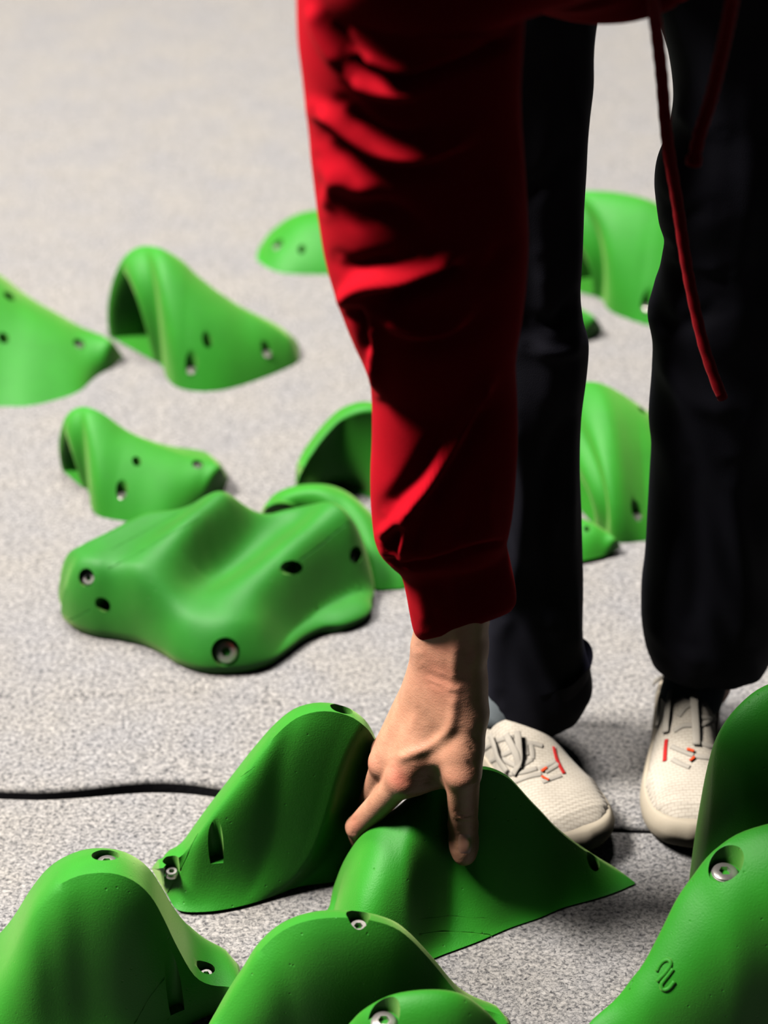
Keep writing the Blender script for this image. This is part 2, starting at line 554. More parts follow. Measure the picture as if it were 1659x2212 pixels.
# --- three pinch holds in the left foreground, the one being gripped, the small one at the bottom
V, F = ridge_hold(
    top=[(-230, 2330), (-150, 2180, 1.176), (-60, 2066, 1.201), (0, 2000, 1.211), (55, 1920, 1.216), (90, 1880, 1.221), (130, 1853, 1.223), (170, 1839, 1.226), (215, 1834, 1.226), (258, 1840, 1.226), (295, 1858, 1.226), (325, 1886, 1.226), (350, 1925, 1.226), (375, 1968, 1.226), (410, 2014, 1.226), (450, 2044, 1.226), (490, 2062, 1.226), (520, 2092, 1.221), (521, 2110)],
    front=[(-230, 2330), (-130, 2360), (20, 2345), (160, 2310), (310, 2265), (420, 2208), (480, 2178), (502, 2140), (521, 2110)],
    back=[(0, .0), (.15, .10), (.5, .11), (.75, .10), (.92, .035), (1, 0)], fp=([(0, .4), (.35, .55), (.55, .65), (.75, .4), (1, .3)], [(0, .2), (.5, .6), (.75, .55), (1, .2)], [(0, .3), (.5, .14), (1, .2)], [(0, 0), (.3, .12), (.5, .25), (.75, .3), (1, .2)]))
finish_hold(V, F, 'humped green hold filling the lower left corner, bolt in its crest', 
    bolts=[(228, 1845, .0125, .013), (444, 2090, .0085, .012)], slots=[(378, 2150, .0075)],
    cracks=[(.0011, [(370, 2092), (345, 2125), (322, 2155), (305, 2185), (290, 2212)])])

V, F = ridge_hold(
    top=[(328, 1882), (345, 1862, 1.366), (365, 1848, 1.376), (390, 1833, 1.381), (415, 1800, 1.386), (450, 1752, 1.391), (480, 1714, 1.396), (515, 1670, 1.401), (555, 1620, 1.406), (595, 1575, 1.411), (635, 1542, 1.416), (670, 1528, 1.416), (700, 1524, 1.416), (735, 1528, 1.416), (765, 1538, 1.416), (792, 1557, 1.416), (813, 1585, 1.435), (820, 1612, 1.438), (815, 1680, 1.432), (800, 1760, 1.420), (778, 1835, 1.400), (762, 1885)],
    front=[(328, 1882), (340, 1905), (362, 1940), (385, 1972), (440, 1976), (500, 1968), (560, 1953), (610, 1935), (650, 1921), (720, 1912), (748, 1903), (762, 1885)],
    back=[(0, 0), (.12, .035), (.4, .075), (.75, .085), (.95, .05), (1, 0)], fp=([(0, .3), (.15, .4), (.45, .5), (1, .3)], [(0, .3), (.15, .4), (.5, .75), (1, .6)], [(0, .3), (.3, .14), (1, .16)], [(0, .1), (.3, .22), (.6, .32), (1, .3)]), lift=.004)
finish_hold(V, F, 'tall ramp-shaped green hold rising to a bolt hole just left of the hand',
    bolts=[(370, 1873, .0080, .009), (738, 1529, .0110, .020)], slots=[(466, 1826, .0075)],
    cracks=[(.0013, [(362, 1930), (375, 1908), (390, 1880), (405, 1850), (415, 1825), (428, 1800)]), (.0006, [(520, 1678), (535, 1668), (552, 1656)]), (.0006, [(528, 1682), (545, 1672)])])

V, F = ridge_hold(
    top=[(690, 1985), (712, 1966, 1.34), (725, 1930, 1.355), (742, 1878, 1.365), (763, 1838, 1.37), (797, 1792, 1.375), (827, 1767, 1.378), (850, 1758, 1.38), (874, 1738, 1.383), (902, 1714, 1.386), (930, 1702, 1.388), (980, 1674, 1.388), (1027, 1659, 1.388), (1054, 1658, 1.388), (1080, 1667, 1.388), (1105, 1682, 1.388), (1147, 1728, 1.388), (1173, 1755, 1.39), (1202, 1786, 1.393), (1244, 1820, 1.40), (1291, 1852, 1.405), (1333, 1878, 1.405), (1371, 1909)],
    front=[(690, 1985), (700, 2020), (730, 2075), (800, 2110), (880, 2100), (945, 2070), (1030, 2038), (1100, 2008), (1164, 1986), (1219, 1963), (1282, 1946), (1330, 1930), (1371, 1912)],
    back=[(0, 0), (.1, .03), (.3, .04), (.45, .04), (.6, .04), (.8, .025), (.95, .012), (1, 0)],
    fp=([(0, .5), (.22, .85), (.34, .6), (.46, .12), (.62, .12), (1, .25)], [(0, .05), (.22, .12), (.34, .25), (.46, .52), (.7, .40), (1, .3)], [(0, .5), (.22, .55), (.34, .3), (.46, .06), (.7, .10), (1, .2)],
        [(0, 0), (.22, .02), (.34, .12), (.46, .45), (.62, .35), (.85, .2), (1, .1)]), lift=.002)
C_V, C_F = V, F
grip = finish_hold(V, F, 'saddle-shaped green hold gripped by the hand, pointed tip to the right',
    slots=[(1281, 1858, .0070), ],
    cracks=[(.0006, [(905, 1985), (940, 1982), (975, 1979), (1010, 1982), (1060, 1984)]), (.0009, [(905, 2018), (950, 2012), (985, 2013), (1020, 2015), (1060, 2020)])])

V, F = ridge_hold(
    top=[(415, 2325), (435, 2250, 1.138), (460, 2200, 1.153), (500, 2130, 1.163), (530, 2085, 1.168), (555, 2045, 1.173), (590, 2010, 1.178), (630, 1985, 1.178), (680, 1970, 1.178), (735, 1966, 1.178), (772, 1968, 1.178), (810, 1974, 1.178), (856, 1989, 1.178), (891, 2015, 1.178), (925, 2049, 1.178), (954, 2081, 1.178), (989, 2122, 1.173), (1024, 2150, 1.173), (1076, 2172, 1.168), (1102, 2195, 1.158), (1118, 2235)],
    front=[(415, 2325), (490, 2385), (620, 2375), (780, 2350), (930, 2320), (1040, 2290), (1100, 2258), (1118, 2235)],
    back=[(0, 0), (.2, .04), (.45, .055), (.7, .05), (.9, .025), (1, 0)], fp=([(0, .6), (.3, .8), (.5, .85), (.75, .6), (1, .3)], [(0, .1), (.5, .6), (1, .2)], [(0, .5), (.5, .14), (1, .3)], [(0, 0), (.3, .12), (.5, .25), (.75, .3), (1, .2)]))
finish_hold(V, F, 'humped green hold at the bottom centre with a shiny bolt in its crest', bolts=[(774, 1976, .0105, .017), (1040, 2152, .0075, .012)])

V, F = ridge_hold(
    top=[(690, 2330), (720, 2262, 1.10), (758, 2211, 1.11), (787, 2181, 1.11), (844, 2150, 1.11), (902, 2139, 1.11), (960, 2138, 1.11), (1000, 2147, 1.11), (1035, 2170, 1.11), (1070, 2203, 1.11), (1105, 2250, 1.11), (1150, 2310, 1.10), (1190, 2370)],
    front=[(690, 2330), (740, 2450), (850, 2520), (1000, 2510), (1120, 2440), (1190, 2370)],
    back=[(0, 0), (.3, .022), (.5, .025), (.8, .02), (1, 0)], fp=(.55, .2, .4))
finish_hold(V, F, 'rounded green hold cut off by the bottom edge, in front of the centre one', bolts=[(829, 2194, .0135, .009)])

# --- two holds at the right edge
V, F = ridge_hold(
    top=[(1470, 1985), (1495, 1940, 1.325), (1518, 1870, 1.335), (1530, 1800, 1.345), (1538, 1720, 1.352), (1543, 1650, 1.358), (1555, 1590, 1.362), (1585, 1540, 1.368), (1625, 1500, 1.375), (1660, 1479, 1.38), (1710, 1466, 1.385), (1760, 1480, 1.385), (1810, 1540, 1.385), (1850, 1650, 1.38), (1890, 1800, 1.37), (1930, 1930)],
    front=[(1470, 1985), (1490, 2030), (1570, 2060), (1690, 2060), (1830, 2010), (1930, 1930)],
    back=[(0, 0), (.2, .025), (.5, .035), (.8, .03), (1, 0)], fp=([(0, .5), (.4, .55), (1, .5)], .15, .30))
finish_hold(V, F, 'tall dark green hold standing right in front of the right-hand shoe')
V, F = ridge_hold(
    top=[(1180, 2330), (1230, 2265, 1.145), (1278, 2207, 1.160), (1300, 2187, 1.165), (1336, 2155, 1.170), (1371, 2109, 1.175), (1394, 2080, 1.180), (1434, 2005, 1.195), (1469, 1936, 1.210), (1503, 1889, 1.220), (1532, 1850, 1.225), (1560, 1825, 1.230), (1600, 1800, 1.235), (1660, 1780, 1.235), (1720, 1772, 1.235), (1790, 1790, 1.235), (1850, 1850, 1.235), (1900, 1960, 1.225), (1960, 2080)],
    front=[(1180, 2330), (1260, 2368), (1400, 2385), (1600, 2360), (1800, 2260), (1960, 2080)],
    back=[(0, 0), (.15, .012), (.5, .03), (.8, .03), (1, 0)], fp=([(0, .6), (.5, .95), (1, .5)], [(0, .15), (.5, .2), (1, .1)], [(0, .35), (.5, .3), (1, .4)], [(0, 0), (.5, .02), (1, .0)]))
fh = finish_hold(V, F, 'long green ridge hold in the lower right corner with an embossed mark', bolts=[(1569, 1862, .0145, .014)],
    cracks=[(.0012, [(1366, 2118), (1363, 2128), (1360, 2138)])])
_t = bvh(fh)
mk = MB()
for line in ([(1419, 2098), (1425, 2086), (1434, 2076), (1443, 2073), (1449, 2078), (1448, 2087), (1437, 2102), (1426, 2113), (1420, 2120)],
             [(1454, 2093), (1446, 2104), (1434, 2119), (1429, 2127), (1431, 2136), (1438, 2138), (1447, 2133), (1457, 2120)]):
    pts = [cast(_t, *q)[0] for q in catmull(line, 26)]
    mk.add(*tube(pts, 0.0020, 8))
mk_o = mesh_obj('embossed_mark', mk.V, mk.F, GREEN, fh)

# --- holds further back
V, F = ridge_hold(
    top=[(301, 531, 2.560), (330, 532, 2.540), (358, 540, 2.530), (395, 563, 2.525), (420, 587, 2.520), (450, 612, 2.515), (480, 634, 2.510), (520, 660, 2.505), (560, 680, 2.500), (600, 700, 2.500), (630, 722, 2.500), (646, 755)],
    front=[(353, 782), (358, 812), (378, 834), (410, 844), (450, 846), (500, 839), (560, 820), (610, 800), (643, 782), (646, 755)],
    back=[(243, 722), (262, 716), (330, 706), (420, 704), (500, 706), (560, 712), (610, 722), (640, 737), (646, 755)],
    fp=([(0, .7), (.3, .6), (1, .3)], [(0, -.04), (.3, .15), (1, .2)], [(0, .65), (.3, .4), (1, .3)]), bp=(.2, 0, .45),
    left_open=dict(depth=.10, rim=.80, rimz=.66, dir=(1, .35, 0)))
finish_hold(V, F, 'green horn-shaped hold with an open arch, between the cut-off left hold and the red sleeve', bolts=[(413, 786, .0088, .012), (576, 757, .0085, .007)], slots=[(447, 733, .0070)], group=None)
V, F = ridge_hold(
    top=[(168, 879, 2.175), (190, 879, 2.165), (215, 888, 2.160), (240, 904, 2.155), (270, 925, 2.150), (300, 940, 2.145), (350, 956, 2.140), (400, 967, 2.135), (450, 974, 2.130), (478, 985, 2.125), (493, 1032)],
    front=[(194, 1055), (196, 1092), (206, 1110), (232, 1120), (290, 1128), (360, 1130), (430, 1100), (480, 1062), (493, 1032)],
    back=[(142, 1012), (170, 1004), (240, 992), (330, 985), (420, 985), (470, 1000), (493, 1032)],
    fp=([(0, .7), (.3, .55), (1, .4)], [(0, -.04), (.3, .15), (1, .2)], [(0, .65), (.3, .4), (1, .4)]), bp=(.2, 0, .5),
    left_open=dict(depth=.075, rim=.78, rimz=.5, dir=(1, .3, 0)))
finish_hold(V, F, 'pale green horn hold directly behind the large wavy block', bolts=[(263, 1057, .0078, .012), (427, 1002, .0075, .007)], slots=[(295, 996, .0058)])
V, F = ridge_hold(
    top=[(-290, 760), (-200, 640, 2.520), (-110, 575, 2.530), (-50, 573, 2.530), (0, 597, 2.530), (40, 628, 2.520), (80, 654, 2.510), (120, 676, 2.505), (170, 704, 2.500), (215, 722, 2.490), (240, 735, 2.480), (266, 770)],
    front=[(-290, 760), (-200, 850), (-80, 880), (0, 878), (60, 877), (120, 864), (170, 846), (210, 812), (240, 795), (266, 772)],
    back=[(0, 0), (.3, .12), (.6, .1), (.9, .03), (1, 0)], fp=([(0, .4), (1, .35)], .2, .3))
finish_hold(V, F, 'low sloping green hold cut off by the left edge', bolts=[(171, 742, .0085, .007)], slots=[(8, 730, .0075), (20, 640, .008)])
V, F = ridge_hold(
    top=[(553, 560), (562, 535, 2.86), (580, 508, 2.87), (605, 486, 2.87), (640, 465, 2.87), (680, 455, 2.87), (720, 455, 2.87), (760, 470, 2.87), (800, 510, 2.86), (830, 560)],
    front=[(553, 560), (575, 577), (610, 590), (660, 593), (715, 593), (770, 590), (830, 560)],
    back=[(0, 0), (.3, .06), (.6, .08), (1, 0)], fp=(.4, .15, .35))
finish_hold(V, F, 'small green hold furthest back, half hidden by the red sleeve', bolts=[(600, 528, .0095, .007)], slots=[(652, 538, .0065)])
V, F = ridge_hold(
    top=[(640, 1035), (650, 1000, 2.070), (670, 965, 2.090), (700, 925, 2.110), (735, 890, 2.120), (770, 872, 2.120), (810, 868, 2.120), (860, 890, 2.120), (900, 950, 2.100), (930, 1020, 2.080), (950, 1100)],
    front=[(640, 1037), (680, 1044), (720, 1054), (770, 1066), (820, 1080), (880, 1095), (950, 1105)],
    back=[(0, 0), (.3, .08), (.6, .1), (1, 0)], fp=(-.75, -.85, .02, .32))
finish_hold(V, F, 'arched green hold with a dark hollow, left of the sleeve above its cuff')
V, F = ridge_hold(
    top=[(555, 1130), (575, 1090, 1.98), (600, 1066, 2.0), (640, 1050, 2.01), (690, 1045, 2.01), (730, 1052, 2.01), (765, 1070, 2.0), (800, 1100, 1.985), (840, 1140, 1.97), (880, 1190, 1.95), (905, 1240)],
    front=[(555, 1132), (600, 1125), (690, 1165), (765, 1225), (805, 1273), (850, 1275), (880, 1270), (905, 1245)],
    back=[(0, 0), (.4, .06), (.8, .05), (1, 0)], fp=(.5, .15, .35))
finish_hold(V, F, 'low green hold peeking out behind the wavy block beside the red cuff')
V, F = ridge_hold(
    top=[(1215, 418, 2.780), (1262, 412, 2.760), (1320, 414, 2.750), (1370, 422, 2.740), (1410, 434, 2.730), (1450, 455, 2.720), (1500, 510, 2.700), (1545, 600, 2.680), (1570, 690)],
    front=[(1302, 640), (1310, 665), (1340, 683), (1400, 703), (1460, 712), (1530, 708), (1570, 690)],
    back=[(1180, 610), (1240, 590), (1340, 575), (1430, 580), (1500, 610), (1570, 690)],
    fp=([(0, .6), (.4, .45), (1, .3)], [(0, -.1), (.4, .15), (1, .2)], [(0, .65), (.4, .4), (1, .3)]),
    bp=(.25, 0, .5), left_open=dict(depth=.09, rim=.8, rimz=.62, dir=(1, .4, 0)))
finish_hold(V, F, 'largest pale green hold far back between the two trouser legs', bolts=[(1399, 652, .010, .012)])
V, F = ridge_hold(
    top=[(1060, 730), (1085, 695, 2.56), (1130, 665, 2.57), (1190, 655, 2.57), (1240, 660, 2.57), (1270, 672, 2.565), (1290, 688, 2.56), (1302, 712)],
    front=[(1060, 732), (1110, 760), (1180, 765), (1230, 752), (1266, 737), (1302, 714)],
    back=[(0, 0), (.5, .06), (1, 0)], fp=(.45, .1, .4))
finish_hold(V, F, 'tip of a green hold showing beside the left trouser leg, below the largest one')
V, F = ridge_hold(
    top=[(1195, 850, 2.210), (1225, 832, 2.200), (1265, 824, 2.190), (1300, 828, 2.185), (1340, 848, 2.180), (1375, 872, 2.170), (1410, 900, 2.160), (1450, 945, 2.150), (1490, 1020, 2.130), (1520, 1110)],
    front=[(1308, 1148), (1318, 1167), (1345, 1173), (1400, 1168), (1450, 1162), (1490, 1145), (1520, 1112)],
    back=[(1165, 990), (1230, 975), (1320, 965), (1400, 970), (1470, 1010), (1520, 1110)],
    fp=([(0, .65), (.4, .35), (1, .3)], [(0, -.10), (.4, .1), (1, .2)], [(0, .65), (.4, .3), (1, .3)]),
    bp=(.25, 0, .5), left_open=dict(depth=.07, rim=.8, rimz=.6, dir=(1, .4, 0)))
finish_hold(V, F, 'bright green hold with a bolt between the trouser legs at calf height', bolts=[(1376, 1103, .0085, .012)], slots=[(1388, 886, .006)])
V, F = ridge_hold(
    top=[(1080, 1190), (1110, 1150, 1.99), (1160, 1130, 2.0), (1220, 1124, 2.0), (1256, 1127, 2.0), (1285, 1138, 1.995), (1310, 1155, 1.99), (1330, 1172, 1.98), (1340, 1188)],
    front=[(1080, 1192), (1120, 1222), (1180, 1229), (1240, 1222), (1275, 1216), (1310, 1207), (1333, 1196), (1340, 1189)],
    back=[(0, 0), (.5, .04), (1, 0)], fp=(.5, .2, .3), lift=.006)
finish_hold(V, F, 'small flat green hold beside the left trouser leg, lowest of those behind it', slots=[(1268, 1142, .004)])
# ------------------------------------------------------------------ person
def m_cloth(name, col, col2, rough=0.85, sheen=0.15, tint=(1, 1, 1), scale=900, bstr=0.25, lvl=0.12):
    m, nt, b = new_mat(name)
    n = noise(nt, 22, 4)
    r = ramp(nt, n.outputs['Fac'], [(0.3, col), (0.7, col2)])
    nt.links.new(r.outputs[0], b.inputs['Base Color'])
    spec(b, rough, lvl, sheen, tint, 0.4)
    f = noise(nt, scale, 2, 0.6, vec_scale=(1, 1, 0.6))
    bump(nt, b, f.outputs['Fac'], bstr, 0.0008)
    return m
RED = m_cloth('red_sweat_fabric', (0.370, 0.0006, 0.0080), (0.430, 0.0009, 0.0100), 0.9, 0.04, (1, 0.08, 0.05))
BLACK = m_cloth('black_trouser_fabric', (0.0045, 0.0045, 0.0075), (0.0062, 0.0062, 0.0105), 0.85, 0.02, (0.5, 0.5, 1.0), 1200)
CORD = m_cloth('red_cord', (0.22, 0.0012, 0.006), (0.27, 0.0018, 0.008), 0.8, 0.08, (1, 0.3, 0.25), 1500, 0.5)
SOCK = m_cloth('grey_sock_knit', (0.10, 0.12, 0.13), (0.14, 0.16, 0.17), 0.9, 0.1)
SOLE = m_cloth('cream_sole_foam', (0.32, 0.28, 0.215), (0.375, 0.33, 0.255), 0.7, 0.0, (1, 1, 1), 500, 0.12)
LACE = m_cloth('cream_lace_cord', (0.27, 0.25, 0.215), (0.34, 0.315, 0.27), 0.85, 0.1, (1, 1, 1), 800, 0.15)
ORANGE = m_cloth('orange_thread', (0.55, 0.055, 0.012), (0.62, 0.065, 0.014), 0.7)
REDTAB = m_cloth('red_tab', (0.30, 0.010, 0.010), (0.36, 0.014, 0.012), 0.7)
def m_knit():
    m, nt, b = new_mat('cream_knit_mesh')
    n = noise(nt, 30, 3)
    r = ramp(nt, n.outputs['Fac'], [(0.3, (0.37, 0.335, 0.28)), (0.7, (0.45, 0.41, 0.345))])
    # rows of little eyelets in the knit
    tc = nt.nodes.new('ShaderNodeTexCoord')
    br = nt.nodes.new('ShaderNodeTexBrick')
    br.inputs['Scale'].default_value = 75
    br.inputs['Mortar Size'].default_value = 0.03
    br.inputs['Mortar Smooth'].default_value = 0.5
    br.inputs['Color1'].default_value = (1, 1, 1, 1); br.inputs['Color2'].default_value = (1, 1, 1, 1)
    br.inputs['Mortar'].default_value = (0.62, 0.60, 0.56, 1)
    nt.links.new(tc.outputs['Object'], br.inputs['Vector'])
    mx = nt.nodes.new('ShaderNodeMix'); mx.data_type = 'RGBA'; mx.blend_type = 'MULTIPLY'
    mx.inputs['Factor'].default_value = 0.75
    nt.links.new(r.outputs[0], mx.inputs[6]); nt.links.new(br.outputs['Color'], mx.inputs[7])
    nt.links.new(mx.outputs[2], b.inputs['Base Color'])
    spec(b, 0.8, 0.25, 0.1)
    f = noise(nt, 1400, 2); b1 = bump(nt, b, f.outputs['Fac'], 0.3, 0.0006)
    bump(nt, b, br.outputs['Fac'], -0.25, 0.0008, b1)
    return m
KNIT = m_knit()
def m_skin():
    m, nt, b = new_mat('skin')
    at = nt.nodes.new('ShaderNodeAttribute'); at.attribute_name = 'flush'
    n = noise(nt, 70, 5, 0.6)
    r = ramp(nt, n.outputs['Fac'], [(0.3, (0.44, 0.210, 0.128)), (0.7, (0.52, 0.265, 0.165))])
    mx = nt.nodes.new('ShaderNodeMix'); mx.data_type = 'RGBA'
    nt.links.new(at.outputs['Fac'], mx.inputs['Factor'])
    nt.links.new(r.outputs[0], mx.inputs[6]); mx.inputs[7].default_value = (0.42, 0.110, 0.075, 1)
    nt.links.new(mx.outputs[2], b.inputs['Base Color'])
    spec(b, 0.48, 0.45)
    b.inputs['Subsurface Weight'].default_value = 0.12
    b.inputs['Subsurface Radius'].default_value = (1.0, 0.35, 0.2)
    b.inputs['Subsurface Scale'].default_value = 0.004
    v = nt.nodes.new('ShaderNodeTexVoronoi'); v.inputs['Scale'].default_value = 700
    tc = nt.nodes.new('ShaderNodeTexCoord'); nt.links.new(tc.outputs['Object'], v.inputs['Vector'])
    b1 = bump(nt, b, v.outputs['Distance'], 0.25, 0.0005)
    n2 = noise(nt, 160, 4, vec_scale=(1, 1, 2.5)); bump(nt, b, n2.outputs['Fac'], 0.3, 0.0012, b1)
    return m
SKIN = m_skin()
mn, ntn, bn = new_mat('nail'); bn.inputs['Base Color'].default_value = (0.40, 0.20, 0.14, 1); spec(bn, 0.3, 0.5)
NAIL = mn

person = empty('person', (0.24, 1.6, 0.0))
tag(person, 'person in a red hoodie and black trousers bending down, right hand gripping a green hold', 'person')
bpy.context.view_layer.update()
def adopt(o, parent):
    """parent without moving"""
    o.parent = parent
    o.matrix_parent_inverse = Matrix.Translation(parent.location).inverted()
    return o

def seg_dist(P, line):
    """distance (px) of projected points to a polyline"""
    L = catmull(line, max(12, 6 * len(line)))
    best = np.full(len(P), 1e9)
    for a, b in zip(L[:-1], L[1:]):
        ab = b - a; t = np.clip(((P - a) @ ab) / (ab @ ab + 1e-9), 0, 1)
        best = np.minimum(best, np.linalg.norm(P - (a + t[:, None] * ab), axis=1))
    # fade towards both ends of the line
    e = np.minimum(np.linalg.norm(P - L[0], axis=1), np.linalg.norm(P - L[-1], axis=1))
    return best, e
def vnormals(V, F):
    V = np.asarray(V, float); N = np.zeros_like(V)
    for k in (3, 4):
        f = np.array([q for q in F if len(q) == k], int)
        if not len(f): continue
        n = np.cross(V[f[:, 1]] - V[f[:, 0]], V[f[:, 2]] - V[f[:, 0]]) if k == 3 else np.cross(V[f[:, 2]] - V[f[:, 0]], V[f[:, 3]] - V[f[:, 1]])
        for j in range(k): np.add.at(N, f[:, j], n)
    return N / (np.linalg.norm(N, axis=1)[:, None] + 1e-12)
def folds(V, F, lines, sign=1.0):
    """raise ridges and sink creases of the cloth (or skin) along lines: (points, amplitude in m, half width in px)"""
    V = np.asarray(V, float).copy(); N = vnormals(V, F) * sign
    q, d = proj(V)
    view = (C0 - V); view /= np.linalg.norm(view, axis=1)[:, None]
    w = np.clip((N * view).sum(1) * 2.0 + 0.15, 0, 1)
    out = np.zeros(len(V))
    for line, amp, sg in lines:
        dist, e = seg_dist(q, np.array(line, float))
        out += amp * np.exp(-(dist / sg) ** 2) * np.clip(e / (2.2 * sg) + 0.15, 0, 1)
    return V + N * (out * w)[:, None]
def loft_limb(st, n=96, rows=200, kd=0.84, power=1.0, inner=None, tilt=None):
    """rings spanned between the left and right edge of a limb; st: (lx, ly, rx, ry, Y)"""
    Lp = np.array([PY(a[0], a[1], a[4]) for a in st]); Rp = np.array([PY(a[2], a[3], a[4] if len(a) < 6 else a[5]) for a in st])
    LR = catmull(np.hstack([Lp, Rp]), rows)
    Lp, Rp = LR[:, :3], LR[:, 3:]
    C = (Lp + Rp) / 2; Wv = (Rp - Lp) / 2
    T = np.gradient(C, axis=0)
    for _ in range(30): T[1:-1] = (T[:-2] + T[1:-1] * 2 + T[2:]) / 4
    T /= np.linalg.norm(T, axis=1)[:, None]
    rings = []
    ph = 2 * np.pi * np.arange(n) / n
    for i in range(rows):
        dv = np.cross(Wv[i], T[i]); dv /= np.linalg.norm(dv)
        w = np.linalg.norm(Wv[i])
        if tilt:
            al = math.radians(np.interp(i / (rows - 1), [t[0] for t in tilt], [t[1] for t in tilt]))
            sg = 1.0 if dv[1] < 0 else -1.0
            dv = dv * math.cos(al) - sg * T[i] * math.sin(al)
        c, s = np.cos(ph), np.sin(ph)
        c = np.sign(c) * np.abs(c) ** power; s = np.sign(s) * np.abs(s) ** power
        rings.append(C[i] + c[:, None] * Wv[i] + s[:, None] * dv * w * kd)
    if inner:
        last = rings[-1]; c = last.mean(0)
        for sc_, up in inner:
            rings.append(c + (last - c) * sc_ - T[-1] * up)
    return rings, C

# --- body: hand and forearm finely, the rest under the clothes more coarsely, one mesh
def smin(a, b, k):
    h = np.clip(0.5 + 0.5 * (b - a) / k, 0, 1)
    return b * (1 - h) + a * h - k * h * (1 - h)
def cap(P, a, b, r1, r2):
    a = np.asarray(a); b = np.asarray(b); ab = b - a
    t = np.clip(((P - a) @ ab) / (ab @ ab), 0, 1)
    return np.linalg.norm(P - (a + t[..., None] * ab), axis=-1) - (r1 + (r2 - r1) * t)
def ell(P, c, r):
    r = np.asarray(r); q = (P - np.asarray(c)) / r
    k0 = np.linalg.norm(q, axis=-1); k1 = np.linalg.norm(q / r, axis=-1)
    return k0 * (k0 - 1) / (k1 + 1e-9)
gt = bvh(grip)
def on_hold(px, py, r):
    p, n = cast(gt, px, py)
    return p + n * r
J = {}
J['elbow'] = PY(985, 760, 1.345)
J['fore'] = PY(985, 1150, 1.375)
J['wr_r'] = PY(998, 1400, 1.372); J['wr_u'] = PY(948, 1405, 1.392)
J['wr2_r'] = PY(995, 1470, 1.370); J['wr2_u'] = PY(945, 1475, 1.394)
J['i_mcp'] = PY(872, 1682, 1.362); J['m_mcp'] = PY(832, 1648, 1.392); J['r_mcp'] = PY(836, 1622, 1.418); J['p_mcp'] = PY(858, 1602, 1.440)
J['i_pip'] = PY(773, 1786, 1.400); J['i_dip'] = PY(789, 1850, 1.424); J['i_tip'] = PY(815, 1885, 1.428)
J['m_pip'] = PY(788, 1772, 1.438); J['m_dip'] = PY(808, 1840, 1.452); J['m_tip'] = PY(835, 1872, 1.452)
J['r_pip'] = PY(800, 1740, 1.452); J['r_dip'] = PY(818, 1808, 1.462); J['r_tip'] = PY(842, 1840, 1.460)
J['p_pip'] = PY(818, 1700, 1.470); J['p_dip'] = PY(832, 1752, 1.476); J['p_tip'] = PY(850, 1780, 1.474)
J['t_cmc'] = PY(1000, 1540, 1.362)
J['t_mcp'] = PY(1000, 1668, 1.338)
J['t_ip'] = on_hold(1001, 1768, 0.0135)
J['t_tip'] = on_hold(1003, 1836, 0.0105)
def hand_sdf(P):
    k = 0.012
    fore = smin(cap(P, J['fore'] + [-.008, 0, 0], J['wr_u'], .030, .0225), cap(P, J['fore'] + [.012, -.004, 0], J['wr_r'], .030, .0205), .02)
    wrist = smin(cap(P, J['wr_u'], J['wr2_u'], .0225, .0225), cap(P, J['wr_r'], J['wr2_r'], .0205, .021), .02)
    d = smin(fore, wrist, .015)
    palm = cap(P, J['wr2_r'] * .5 + J['wr2_u'] * .5, J['i_mcp'], .021, .0155)
    for m, r in (('m_mcp', .0155), ('r_mcp', .0150), ('p_mcp', .0140)):
        palm = smin(palm, cap(P, J['wr2_u'], J[m], .021, r), .018)
    d = smin(d, palm, .018)
    th = smin(cap(P, J['wr2_r'], J['t_cmc'], .021, .0215), cap(P, J['t_cmc'], J['t_mcp'], .0215, .0158), .012)
    d = smin(d, th, .016)
    web = cap(P, J['i_mcp'] * .62 + J['t_cmc'] * .38, J['t_mcp'] * .6 + J['t_cmc'] * .4, .011, .011)
    d = smin(d, web, .020)
    d = smin(d, cap(P, PY(890, 1690, 1.372), PY(985, 1665, 1.358), .012, .013), .018)
    thumb = smin(cap(P, J['t_mcp'], J['t_ip'], .0160, .0138), cap(P, J['t_ip'], J['t_tip'], .0142, .0112), .004)
    thumb = smin(thumb, cap(P, J['t_ip'] * .45 + J['t_tip'] * .55, J['t_ip'] * .3 + J['t_tip'] * .7, .0138, .0136), .006)
    d = smin(d, thumb, .007)
    for f, r in (('i', (.0138, .0118, .0108, .0092)), ('m', (.0135, .0118, .0106, .0090)), ('r', (.0128, .0112, .0100, .0086)), ('p', (.0115, .0098, .0088, .0076))):
        fi = smin(cap(P, J[f + '_mcp'], J[f + '_pip'], r[0], r[1]), cap(P, J[f + '_pip'], J[f + '_dip'], r[1], r[2]), .003)
        fi = smin(fi, cap(P, J[f + '_dip'], J[f + '_tip'], r[2], r[3]), .003)
        d = smin(d, fi, .006)
    return d
allp = np.array(list(v for k_, v in J.items() if k_ not in ('elbow',)))
HV, HF = surface_nets(hand_sdf, allp.min(0) - .035, allp.max(0) + .035, 0.0015)
